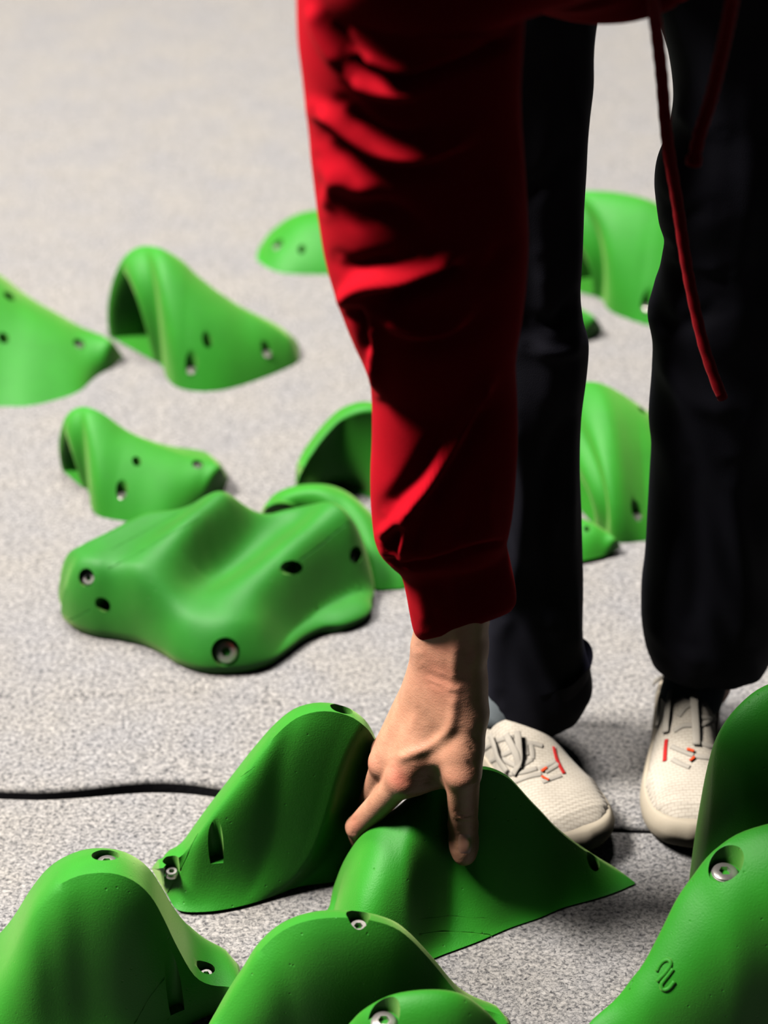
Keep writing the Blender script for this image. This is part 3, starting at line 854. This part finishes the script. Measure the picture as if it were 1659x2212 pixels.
skin_lines = [
    ([(984, 1380), (982, 1430), (984, 1480)], .0022, 13),                                   # thumb tendon at the wrist
    ([(1010, 1390), (1012, 1440)], -.0018, 12),
    ([(978, 1495), (980, 1540), (968, 1580), (930, 1612), (886, 1630), (850, 1642)], .0026, 12),  # index tendon and vein
    ([(1000, 1560), (975, 1600), (930, 1635), (895, 1652)], -.0012, 15),
    ([(905, 1530), (880, 1580), (850, 1630)], .0010, 12),
    ([(912, 1452), (945, 1466), (985, 1476)], -.0004, 7), ([(920, 1475), (955, 1487)], -.0004, 5), ([(915, 1440), (950, 1452), (975, 1458)], .0004, 8),
    ([(868, 1682), (872, 1688)], .0030, 26), ([(815, 1640), (818, 1650)], .0022, 22),
    ([(985, 1757), (1005, 1762), (1026, 1757)], -.0011, 5), ([(985, 1770), (1005, 1776), (1026, 1771)], -.0011, 5), ([(985, 1764), (1005, 1769), (1026, 1764)], .0012, 6), ([(990, 1748), (1024, 1747)], -.0006, 5),
    ([(755, 1778), (775, 1765)], -.0005, 5), ([(750, 1790), (765, 1800)], .0014, 12),
    ([(1030, 1560), (1040, 1590)], -.0007, 5), ([(1020, 1585), (1038, 1612)], -.0007, 5), ([(1012, 1610), (1034, 1640)], -.0007, 5), ([(1008, 1640), (1026, 1665)], -.0007, 5),
    ([(905, 1395), (910, 1425)], .0015, 14),
]
HV = folds(HV, HF, skin_lines)
def body_sdf(P):
    S = PY(885, -150, 1.285); E = J['elbow']
    d = cap(P, S, E, .045, .038)
    d = smin(d, cap(P, E, J['fore'], .037, .031), .02)
    hip = np.array([.255, 1.65, .97]); chest = np.array([.25, 1.36, 1.10])
    d = smin(d, cap(P, hip, chest, .10, .11), .05)
    S2 = np.array([.40, 1.27, 1.11])
    d = smin(d, cap(P, S, S2, .05, .05), .06)
    neck = np.array([.25, 1.25, 1.16]); head = np.array([.26, 1.16, 1.25])
    d = smin(d, cap(P, neck + [0, .05, -.03], head, .052, .052), .03)
    d = smin(d, ell(P, head + [0, -.01, .015], (.072, .088, .092)), .02)
    d = smin(d, cap(P, head + [0, -.055, -.055], head + [0, -.06, -.06], .035, .03), .03)     # jaw
    d = smin(d, cap(P, head + [0, -.092, .015], head + [0, -.112, -.012], .008, .012), .01)   # nose
    for s in (-1, 1):
        d = smin(d, ell(P, head + [s * .073, .0, .0], (.010, .020, .030)), .006)               # ears
        d = np.maximum(d, -(np.linalg.norm(P - (head + [s * .03, -.102, .02]), axis=-1) - .014))  # eye sockets
        d = smin(d, np.linalg.norm(P - (head + [s * .03, -.085, .02]), axis=-1) - .014, .003)
    d = smin(d, cap(P, head + [-.02, -.093, -.04], head + [.02, -.093, -.04], .007, .007), .005)  # lips
    d = smin(d, cap(P, S2, np.array([.52, 1.45, 1.0]), .045, .038), .02)
    d = smin(d, cap(P, np.array([.52, 1.45, 1.0]), np.array([.38, 1.36, .985]), .036, .028), .02)
    for hx, ax in ((.185, .155), (.325, .347)):
        hp, kn, an = [PY(*w) for w in (((1140, 0, 1.62), (1140, 700, 1.612), (1155, 1500, 1.603)) if ax < .2 else ((1585, 0, 1.64), (1560, 700, 1.63), (1535, 1380, 1.63)))]
        d = smin(d, cap(P, hip * [0, 1, 1] + [hx, 0, .04], hp, .05, .045), .03)
        d = smin(d, cap(P, hp, kn, .045, .036), .01)
        d = smin(d, cap(P, kn, an, .036, .028), .01)
        d = smin(d, cap(P, an, an * [1, 1, 0] + [0, 0, .07], .028, .028), .01)
    return d
BV, BF = surface_nets(body_sdf, (-.10, 1.0, .03), (.60, 1.80, 1.40), 0.0075)
body = MB().add(HV, HF).add(BV, BF)
bo = mesh_obj('body', body.V, body.F, SKIN)
me = bo.data
att = me.attributes.new('flush', 'FLOAT', 'POINT')
VV = np.array([v.co[:] for v in me.vertices])
fl_ = np.zeros(len(VV))
for p, r, a in ((PY(868, 1684, 1.35), .016, .75), (PY(905, 1668, 1.35), .018, .45), (PY(818, 1648, 1.39), .014, .5), (PY(960, 1452, 1.36), .030, .4), (PY(1003, 1768, 1.33), .014, .8), (PY(1005, 1830, 1.33), .014, .55), (PY(760, 1795, 1.38), .014, .45), (PY(1005, 1700, 1.33), .025, .35), (PY(960, 1385, 1.36), .02, .4)):
    fl_ = np.maximum(fl_, a * np.exp(-(np.linalg.norm(VV - p, axis=1) / r) ** 2))
att.data.foreach_set('value', fl_.astype(np.float32))
adopt(bo, person)
# thumb nail
ht = bvh(bo)
nv = []; nf_ = []
NU, NW = 13, 9
for i in range(NU):
    for j in range(NW):
        a = -1 + 2 * j / (NW - 1); t = i / (NU - 1)
        w = 17 * (1 - 0.35 * max(0, t - .7) / .3 - 0.25 * max(0, .25 - t) / .25)
        p, n = cast(ht, 1004 + a * w, 1800 + 46 * t)
        if p is None: p = nv[-1] if nv else np.zeros(3); n = np.array([0, 0, 0])
        edge = max(abs(a), abs(2 * t - 1)) ** 6
        nv.append(p + n * (.0009 * (1 - edge) - .0004))
for i in range(NU - 1):
    for j in range(NW - 1): nf_.append((i * NW + j, i * NW + j + 1, (i + 1) * NW + j + 1, (i + 1) * NW + j))
adopt(mesh_obj('thumbnail', nv, nf_, NAIL), person)
# hair
def hair_sdf(P):
    head = np.array([.26, 1.16, 1.265])
    d = ell(P, head + [0, .008, .012], (.082, .096, .098))
    return np.maximum(d, -(P[..., 2] - 1.225 - (P[..., 1] - 1.16) * -0.9))
hv, hf = surface_nets(hair_sdf, (.15, 1.03, 1.11), (.37, 1.30, 1.40), 0.006)
HAIR = m_cloth('dark_hair', (0.012, 0.008, 0.006), (0.022, 0.015, 0.010), 0.5, 0.0, (1, 1, 1), 500, 0.6)
adopt(mesh_obj('hair', hv, hf, HAIR), person)

# --- hoodie
arm = [(655, -200, 1110, -230, 1.285), (640, -90, 1136, -100, 1.29), (640, 0, 1135, 0, 1.295), (643, 80, 1129, 100, 1.30), (652, 150, 1125, 190, 1.305), (660, 220, 1127, 260, 1.31), (668, 290, 1132, 330, 1.315), (676, 370, 1138, 420, 1.32), (690, 480, 1141, 520, 1.325),
       (705, 560, 1137, 600, 1.33), (730, 640, 1128, 680, 1.335), (757, 710, 1118, 740, 1.34), (782, 765, 1114, 785, 1.345), (799, 812, 1116, 835, 1.35), (803, 870, 1118, 895, 1.353), (803, 950, 1118, 960, 1.357), (800, 1020, 1114, 1030, 1.36),
       (801, 1090, 1108, 1095, 1.365), (806, 1140, 1101, 1138, 1.368), (817, 1180, 1096, 1168, 1.37), (843, 1210, 1096, 1190, 1.372), (866, 1236, 1102, 1214, 1.374), (877, 1280, 1110, 1248, 1.377), (885, 1325, 1115, 1280, 1.38), (893, 1362, 1114, 1302, 1.382), (903, 1380, 1106, 1315, 1.383)]
rings, Ca = loft_limb(arm, 128, 260, 0.86, 0.92, tilt=[(0, 0), (.80, 0), (.88, 22), (1, 38)], inner=[(0.975, -.0015), (0.94, .0), (0.92, .012), (0.90, .05)])
V, F = rings_mesh(rings, True, False)
z8 = lambda pts: [(620 + x * .6263, y * .6263) for x, y in pts]
z2 = lambda pts: [(600 + x * .4219, 800 + y * .4219) for x, y in pts]
sleeve_folds = [
    (z8([(225, 190), (250, 225), (300, 255), (360, 275), (450, 270), (560, 240), (680, 185), (760, 130)]), -.010, 13),
    (z8([(225, 250), (260, 290), (320, 312), (400, 318), (470, 300)]), .008, 14),
    (z8([(250, 180), (310, 215), (370, 235), (450, 235)]), .006, 13),
    (z8([(380, 0), (480, 55), (600, 72), (700, 55), (780, 20)]), -.006, 16), (z8([(420, 90), (560, 120), (700, 100)]), .004, 22),
    (z8([(90, 0), (110, 90), (150, 170), (200, 240)]), .007, 17), (z8([(170, 60), (200, 140), (240, 190)]), -.006, 14),
    (z8([(100, 380), (160, 400), (230, 460), (310, 515), (400, 537), (480, 525), (560, 490), (620, 460)]), .010, 17),
    (z8([(200, 370), (260, 420), (330, 460), (420, 475), (520, 450)]), -.006, 20),
    (z8([(150, 480), (230, 540), (330, 580), (440, 590), (560, 560)]), -.006, 22),
    (z8([(110, 540), (180, 610), (270, 650), (340, 640)]), .006, 24),
    (z8([(130, 735), (150, 660), (190, 600)]), .004, 14),
    (z8([(240, 740), (330, 720), (420, 760), (470, 850)]), -.007, 26),
    (z8([(190, 1060), (230, 1000), (290, 970), (400, 955), (480, 925), (580, 885)]), .012, 17),
    (z8([(180, 900), (230, 920), (290, 910), (400, 890)]), -.006, 18),
    (z8([(330, 1045), (400, 1020), (470, 985), (540, 955), (620, 915)]), -.012, 17),
    (z8([(330, 1060), (370, 1105), (430, 1135), (520, 1135), (610, 1095)]), .009, 16),
    (z8([(420, 1180), (520, 1185), (620, 1140), (700, 1060)]), -.005, 20),
    (z8([(205, 1075), (240, 1090), (270, 1150), (285, 1230)]), -.009, 14),
    (z8([(295, 1090), (300, 1160), (300, 1260), (315, 1350)]), .008, 13),
    (z8([(700, 560), (760, 700), (790, 850)]), .003, 22), (z8([(640, 980), (720, 900), (770, 800)]), -.004, 20),
    (z2([(1075, 40), (1010, 150), (930, 310), (850, 455), (770, 590), (680, 700), (600, 780), (530, 850)]), .010, 13),
    (z2([(860, 300), (790, 420), (700, 550), (600, 660), (540, 740)]), -.005, 20),
    (z2([(1080, 180), (1000, 330), (920, 470), (830, 620), (760, 720)]), -.006, 18),
    (z2([(690, 720), (660, 800), (645, 880), (640, 960)]), .008, 11),
    (z2([(630, 800), (600, 870), (590, 940)]), -.009, 12), (z2([(545, 860), (560, 930), (600, 975)]), .006, 11),
    (z2([(760, 760), (720, 860), (700, 950)]), -.005, 14),
    (z2([(540, 965), (600, 985), (680, 1000), (780, 985), (880, 955), (1000, 915), (1100, 890), (1170, 880)]), -.0045, 8),
    (z2([(860, 850), (960, 860), (1060, 820)]), .003, 18), (z2([(1080, 560), (1075, 700), (1100, 860)]), .003, 15), (z2([(980, 700), (960, 800), (930, 880)]), -.003, 14),
    (z2([(720, 1050), (740, 1200), (760, 1330)]), .0018, 14), (z2([(900, 1010), (920, 1160), (930, 1280)]), .0015, 16), (z2([(820, 1020), (840, 1180)]), -.0015, 14),
]
# outward normals: the sleeve's rings run the other way round than its normals if the centre says so
Nn = vnormals(V, F); cmean = np.mean(rings[100], axis=0)
sgn = 1.0 if np.dot(Nn[100 * 128], np.asarray(V[100 * 128]) - cmean) > 0 else -1.0
V = folds(V, F, sleeve_folds, sgn)
hood = MB().add(V, F)
def hoodie_sdf(P):
    S = PY(885, -150, 1.285); hip = np.array([.255, 1.65, 1.0]); chest = np.array([.25, 1.36, 1.11])
    d = cap(P, hip, chest, .135, .140)
    d = smin(d, cap(P, S, np.array([.40, 1.27, 1.11]), .080, .075), .05)
    d = smin(d, ell(P, PY(1285, -28, 1.43) + [0, 0, .046], (.10, .10, .066)), .03)
    el = np.array([.52, 1.45, 1.0])
    d = smin(d, cap(P, np.array([.40, 1.27, 1.11]), el, .07, .058), .03)
    d = smin(d, cap(P, el, np.array([.38, 1.36, .99]), .056, .045), .03)
    nk = np.array([.252, 1.25, 1.185])
    d = smin(d, np.abs(cap(P, nk + [0, .09, .02], nk + [0, .0, .01], .085, .072)) - .008, .03)
    d = np.maximum(d, -cap(P, np.array([.254, 1.225, 1.19]), np.array([.26, 1.08, 1.26]), .062, .13))
    return d + 0.003 * np.sin(P[..., 0] * 60 + 8 * np.sin(P[..., 1] * 14)) * np.cos(P[..., 2] * 45)
hv, hf = surface_nets(hoodie_sdf, (-.12, 1.0, .78), (.63, 1.85, 1.42), 0.0075)
hood.add(hv, hf)
ho = adopt(mesh_obj('hoodie', hood.V, hood.F, RED), person)
bpy.context.view_layer.update()
def cord(px_line, rad, knot=False):
    P = catmull([PY(*p) for p in px_line], 90)
    ph = np.arange(90)
    r = rad * (1 + 0.05 * np.sin(ph * 1.9))
    if knot:
        r[-5:] = rad * np.array([1.0, .95, 1.2, 1.25, 1.15])
    return tube(P, r, 12)
for line, kn in (([(1398, -260, 1.25), (1403, -100, 1.31), (1411, 0, 1.35), (1428, 150, 1.40), (1441, 300, 1.43), (1462, 430, 1.45), (1481, 560, 1.462), (1500, 660, 1.468), (1520, 745, 1.47), (1543, 815, 1.47), (1561, 860, 1.47)], False),
                 ([(1600, -260, 1.25), (1592, -80, 1.29), (1582, 0, 1.31), (1560, 110, 1.33), (1535, 215, 1.345), (1511, 290, 1.35), (1497, 355, 1.352)], True)):
    c = mesh_obj('drawstring', *cord(line, .0050 if not kn else .0050, kn), CORD)
    adopt(c, ho)
    c.matrix_parent_inverse = (Matrix.Translation(person.location)).inverted() @ Matrix.Identity(4) if False else c.matrix_parent_inverse

# --- trousers
legA = [(955, -90, 1294, -90, 1.62), (970, 0, 1291, 20, 1.62), (980, 100, 1285, 100, 1.62), (995, 250, 1275, 250, 1.618), (1008, 400, 1263, 400, 1.616), (1013, 520, 1260, 520, 1.614), (1018, 620, 1255, 620, 1.612), (1021, 690, 1260, 690, 1.612), (1025, 740, 1269, 740, 1.612), (1028, 800, 1266, 800, 1.61), (1030, 900, 1255, 900, 1.61), (1033, 1000, 1252, 1000, 1.608), (1037, 1100, 1254, 1100, 1.606), (1040, 1200, 1255, 1200, 1.606), (1041, 1300, 1259, 1300, 1.605), (1040, 1400, 1264, 1390, 1.604), (1037, 1460, 1273, 1440, 1.603), (1036, 1510, 1276, 1478, 1.602), (1034, 1556, 1268, 1502, 1.602)]
legB = [(1400, -90, 1760, -90, 1.64), (1412, 0, 1745, 0, 1.64), (1430, 60, 1740, 60, 1.638), (1445, 130, 1736, 130, 1.638), (1454, 200, 1732, 200, 1.636), (1452, 250, 1728, 250, 1.636), (1440, 300, 1724, 300, 1.634), (1425, 345, 1720, 345, 1.632), (1413, 400, 1715, 400, 1.63), (1413, 435, 1712, 435, 1.63), (1422, 485, 1709, 485, 1.63), (1436, 527, 1707, 527, 1.63), (1429, 580, 1705, 580, 1.63), (1411, 630, 1703, 630, 1.63), (1402, 680, 1702, 680, 1.63), (1412, 738, 1701, 738, 1.63), (1408, 800, 1700, 800, 1.63), (1404, 900, 1696, 900, 1.63), (1407, 975, 1693, 975, 1.63), (1400, 1100, 1690, 1100, 1.63), (1394, 1200, 1687, 1200, 1.63), (1387, 1260, 1685, 1260, 1.63), (1386, 1325, 1682, 1320, 1.63), (1392, 1380, 1674, 1372, 1.63), (1404, 1418, 1660, 1412, 1.63)]
tr = MB()
legf = [
    ([(1240, 300), (1190, 380), (1120, 430)], -.004, 22), ([(1250, 640), (1200, 690), (1150, 700)], -.006, 18), ([(1262, 735), (1210, 760), (1140, 750)], .005, 18), ([(1245, 880), (1200, 950), (1170, 1050)], -.004, 20),
    ([(1170, 560), (1200, 760), (1190, 900)], .004, 24), ([(1100, 900), (1130, 1050), (1120, 1200), (1090, 1330)], .006, 22), ([(1190, 1000), (1170, 1150), (1190, 1350)], -.005, 24), ([(1225, 1050), (1230, 1250), (1245, 1420)], .004, 20), ([(1080, 1330), (1070, 1430), (1075, 1520)], .005, 20),
    ([(1440, 530), (1500, 570), (1580, 580)], .006, 20), ([(1412, 430), (1470, 460), (1540, 450)], -.006, 20), ([(1405, 690), (1470, 700), (1560, 660)], -.006, 20), ([(1450, 210), (1500, 270), (1560, 280)], .005, 22), ([(1420, 760), (1500, 860), (1600, 900)], .005, 26), ([(1480, 1000), (1500, 1200), (1490, 1380)], -.005, 26), ([(1580, 1000), (1600, 1200), (1620, 1400)], .005, 26), ([(1400, 1330), (1450, 1400), (1530, 1440)], .003, 18)]
for lg in (legA, legB):
    rg, Cl = loft_limb(lg, 96, 200, 0.95, 0.95, inner=[(0.985, -.001), (0.96, .0), (0.95, .012), (0.94, .06)])
    v, f = rings_mesh(rg, True, False)
    Nn = vnormals(v, f); s_ = 1.0 if np.dot(Nn[100 * 96], np.asarray(v[100 * 96]) - rg[100].mean(0)) > 0 else -1.0
    v = folds(v, f, legf, s_)
    # soft crumples all over
    Nn = vnormals(v, f) * s_
    amp = 0.0018 * np.sin(v[:, 2] * 38 + 5 * np.sin(v[:, 0] * 30 + v[:, 2] * 9)) * np.sin(v[:, 0] * 55 + v[:, 1] * 40 + 1.3)
    tr.add(v + Nn * amp[:, None], f)
def pelvis_sdf(P):
    d = ell(P, np.array([.25, 1.655, .985]), (.165, .12, .11))
    return d
pv, pf = surface_nets(pelvis_sdf, (.05, 1.5, .85), (.46, 1.82, 1.12), 0.009)
tr.add(pv, pf)
to = adopt(mesh_obj('trousers', tr.V, tr.F, BLACK), person)

# --- shoes
SL = 0.262
def interp(x, xs, ys): return np.interp(x, xs, ys)
def shoe(heel, toe, side, wide=1.0, top=None):
    """local frame: x across, y heel to toe, z up; side = +1 when the inner edge lies at +x"""
    heel = np.array(heel); toe = np.array(toe)
    dy = (toe - heel) / np.linalg.norm(toe - heel); dx = np.array([dy[1], -dy[0]])
    k = np.linalg.norm(toe - heel) / SL
    def W(p):
        p = np.asarray(p, float) * k * [wide, 1, 1]
        return np.array([heel[0] + dx[0] * p[0] + dy[0] * p[1], heel[1] + dx[1] * p[0] + dy[1] * p[1], p[2]])
    inner = [(0, 0), (.018, .004), (.031, .022), (.034, .06), (.031, .11), (.036, .155), (.044, .195), (.041, .230), (.026, .253), (0, .262)]
    outer = [(0, .262), (-.026, .254), (-.042, .232), (-.049, .195), (-.045, .150), (-.038, .105), (-.035, .06), (-.031, .022), (-.018, .004), (0, 0)]
    out = catmull([(a * side, b) for a, b in inner], 60)[:-1].tolist() + catmull([(a * side, b) for a, b in outer], 60)[:-1].tolist()
    out = np.array(out)
    spring = lambda y: 0.012 * np.clip((y - .185) / .077, 0, 1) ** 2
    lift = lambda y: 1.0 + 0.32 * np.clip((.16 - y) / .16, 0, 1)
    cen = np.array([0, .131])
    root = empty('shoe', (heel[0], heel[1], 0.0))
    adopt(root, person)
    rings = []
    for sc_, z in ((.90, 0.0), (.965, .001), (1.0, .006), (1.03, .013), (1.035, .018), (1.015, .024), (.99, .028), (.965, .030), (.93, .0295)):
        r = cen + (out - cen) * [sc_ if sc_ < 1 else sc_ + .012, sc_]
        rings.append([W((x, y, z * 1.2 * lift(y) + spring(y))) for x, y in r])
    v, f = rings_mesh(rings)
    sole = adopt(mesh_obj('sole', v, f, SOLE), root)
    # upper: cross sections from heel to toe
    ys = np.concatenate([[.004, .0055, .008, .012], np.linspace(.017, .245, 150), [.249, .2525, .255, .2565]])
    xi = lambda y: interp(y, [p[1] for p in inner], [p[0] for p in inner]); xo = lambda y: interp(y, [p[1] for p in outer[::-1]], [-p[0] for p in outer[::-1]])
    TH = np.linspace(0, np.pi, 61); rings = []
    for y in ys:
        a, b = xi(y) - .003, xo(y) - .003
        a, b = max(a, .001), max(b, .001)
        if y > .235:                       # round the toe
            q = math.sqrt(max(0, 1 - ((y - .235) / .0218) ** 2)); a, b = max(.004, a * (0.35 + .65 * q)), max(.004, b * (0.35 + .65 * q))
        z0 = .029 * lift(y) + spring(y)
        h = interp(y, [.004, .02, .05, .09, .115, .135, .16, .185, .21, .235, .248, .2565], [.060, .074, .080, .085, .083, .078, .069, .063, .060, .054, .046, .036])
        sec = []
        for th in TH:
            c = math.cos(th); s = math.sin(th)
            ex = interp(y, [0, .09, .16, .26], [.75, .8, .8, .72]); ez = interp(y, [0, .09, .16, .26], [1.3, 1.15, .95, .75])
            x = (a if c > 0 else b) * math.copysign(abs(c) ** ex, c)
            zz = (h - z0) * max(s, 0) ** ez
            # ribs round the toe sides
            m = np.clip((y - .165) / .03, 0, 1) * np.clip((.250 - y) / .01, 0, 1) * np.clip((0.62 - s) / .15, 0, 1) * np.clip(s / .08, 0, 1)
            x *= 1 + 0.045 * m * math.sin((y + .012 * (s)) * 2 * math.pi / .0068)
            # toe cap knit ridges
            m2 = np.clip((y - .212) / .012, 0, 1) * np.clip((s - .6) / .15, 0, 1)
            zz *= 1 + 0.022 * m2 * math.sin(y * 2 * math.pi / .0052)
            sec.append(W((x * side, y, z0 - .006 + (zz + .006) )))
        rings.append(sec)
    n = len(TH); v = [p for r in rings for p in r]; f = []
    for i in range(len(rings) - 1):
        for j in range(n - 1): f.append((i * n + j, i * n + j + 1, (i + 1) * n + j + 1, (i + 1) * n + j))
    f.append(tuple(range(n))); f.append(tuple((len(rings) - 1) * n + j for j in range(n)))
    up = adopt(mesh_obj('upper', v, f, KNIT), root)
    # sock
    ank = W((0, .075, 0))
    P = catmull([W((0, .075, .060)), (W((0, .075, .085)) + np.array(top)) / 2 * [1, 1, .75], np.array(top)], 14)
    so = adopt(mesh_obj('sock', *tube(P, .034 * k, 28), SOCK), root)
    bpy.context.view_layer.update()
    return root, up, W
def lace_on(root, tree, name, line, w, flat=0.35, off=0.0003, mat=LACE, n=None):
    P = []; U = []
    for q in catmull(line, n or max(14, 7 * len(line))):
        p, nn = cast(tree, q[0], q[1])
        if p is None: continue
        o = q[2] if len(q) > 2 else 0.0
        P.append(p + nn * (off + o)); U.append(nn)
    if len(P) < 3: print('lace miss', name, line); return
    P = np.array(P); U = np.array(U)
    for _ in range(3):
        P[1:-1] = (P[:-2] + 2 * P[1:-1] + P[2:]) / 4; U[1:-1] = (U[:-2] + U[1:-1] + U[2:]) / 3
    v, f = tube(P, w, 10, flat, up=U)
    adopt(mesh_obj(name, v, f, mat), root)
def tree_of(o):
    return BVHTree.FromPolygons([v.co.copy() for v in o.data.vertices], [tuple(p.vertices) for p in o.data.polygons])

r1, u1, W1 = shoe((.088, 1.650), (.205, 1.424), 1, 1.10, (.157, 1.603, .20))
t1 = tree_of(u1)
tag(r1, 'cream running shoe on the right foot, half hidden by the gripped hold')
for ln in ([(1130, 1610), (1150, 1606), (1172, 1612)], [(1138, 1632), (1136, 1616), (1134, 1602)], [(1150, 1640), (1150, 1622), (1146, 1606)], [(1040, 1622), (1075, 1600), (1110, 1592)], [(1050, 1650), (1085, 1632), (1125, 1615)], [(1085, 1640), (1120, 1655), (1150, 1640)], [(1100, 1672), (1130, 1668), (1160, 1660)],
           [(1110, 1690), (1140, 1678), (1170, 1672)], [(1165, 1662), (1185, 1652), (1200, 1645)], [(1172, 1690), (1192, 1682), (1212, 1675)], [(1178, 1668), (1200, 1655), (1205, 1650)]):
    lace_on(r1, t1, 'lace', ln, .0028)
for ln in ([(1066, 1588, .004), (1078, 1610, .006), (1086, 1640, .005), (1100, 1668, .002)], [(1098, 1590, .004), (1112, 1618, .007), (1121, 1640, .006), (1124, 1662, .002)], [(1118, 1588, .006), (1122, 1612, .007), (1125, 1650, .004), (1112, 1674, .001)]):
    lace_on(r1, t1, 'lace', ln, .0036, .25, .0015)
lace_on(r1, t1, 'orange_thread', [(1170, 1668), (1176, 1663), (1181, 1660)], .0017, .6, .0016, ORANGE, 8)
lace_on(r1, t1, 'orange_thread', [(1170, 1678), (1178, 1683), (1186, 1687)], .0014, .6, .0016, ORANGE, 8)
lace_on(r1, t1, 'red_tab', [(1196, 1614), (1199, 1628), (1204, 1644), (1212, 1660), (1219, 1672)], .0022, .3, .0006, REDTAB, 14)
r2, u2, W2 = shoe((.338, 1.690), (.309, 1.432), -1, 1.0, (.347, 1.632, .22))
t2 = tree_of(u2)
tag(r2, 'cream running shoe on the left foot, next to the dark green hold')
for ln in ([(1450, 1520), (1480, 1505), (1515, 1500)], [(1512, 1505), (1545, 1510), (1580, 1526)], [(1512, 1522), (1540, 1516), (1566, 1506)], [(1515, 1549), (1540, 1556), (1560, 1562)], [(1512, 1568), (1530, 1560), (1548, 1553)], [(1512, 1604), (1528, 1611), (1545, 1616)],
           [(1450, 1612), (1472, 1622), (1498, 1632)], [(1452, 1640), (1470, 1650), (1490, 1658)], [(1500, 1633), (1518, 1636), (1538, 1638)], [(1455, 1580), (1475, 1568), (1498, 1567)], [(1466, 1548), (1480, 1530), (1496, 1520)]):
    lace_on(r2, t2, 'lace', ln, .0029)
for ln in ([(1500, 1470, .004), (1498, 1520, .005), (1502, 1570, .003), (1504, 1612, .001)], [(1470, 1472, .004), (1456, 1510, .006), (1446, 1560, .004), (1440, 1585, .001)], [(1452, 1470, .004), (1438, 1505, .005), (1432, 1545, .004), (1424, 1572, .002)], [(1445, 1470, .006), (1428, 1482, .008), (1411, 1497, .004)]):
    lace_on(r2, t2, 'lace', ln, .0042, .25, .0015)
lace_on(r2, t2, 'orange_thread', [(1484, 1620), (1491, 1622), (1499, 1625)], .0018, .6, .0020, ORANGE, 8)
lace_on(r2, t2, 'orange_thread', [(1490, 1645), (1496, 1641), (1500, 1637)], .0015, .6, .0020, ORANGE, 8)
lace_on(r2, t2, 'red_tab', [(1440, 1598), (1438, 1615), (1437, 1632), (1436, 1645)], .0024, .3, .0006, REDTAB, 14)
lace_on(r2, t2, 'red_tab', [(1628, 1462), (1632, 1474), (1636, 1488)], .0018, .3, .0006, ORANGE, 10)
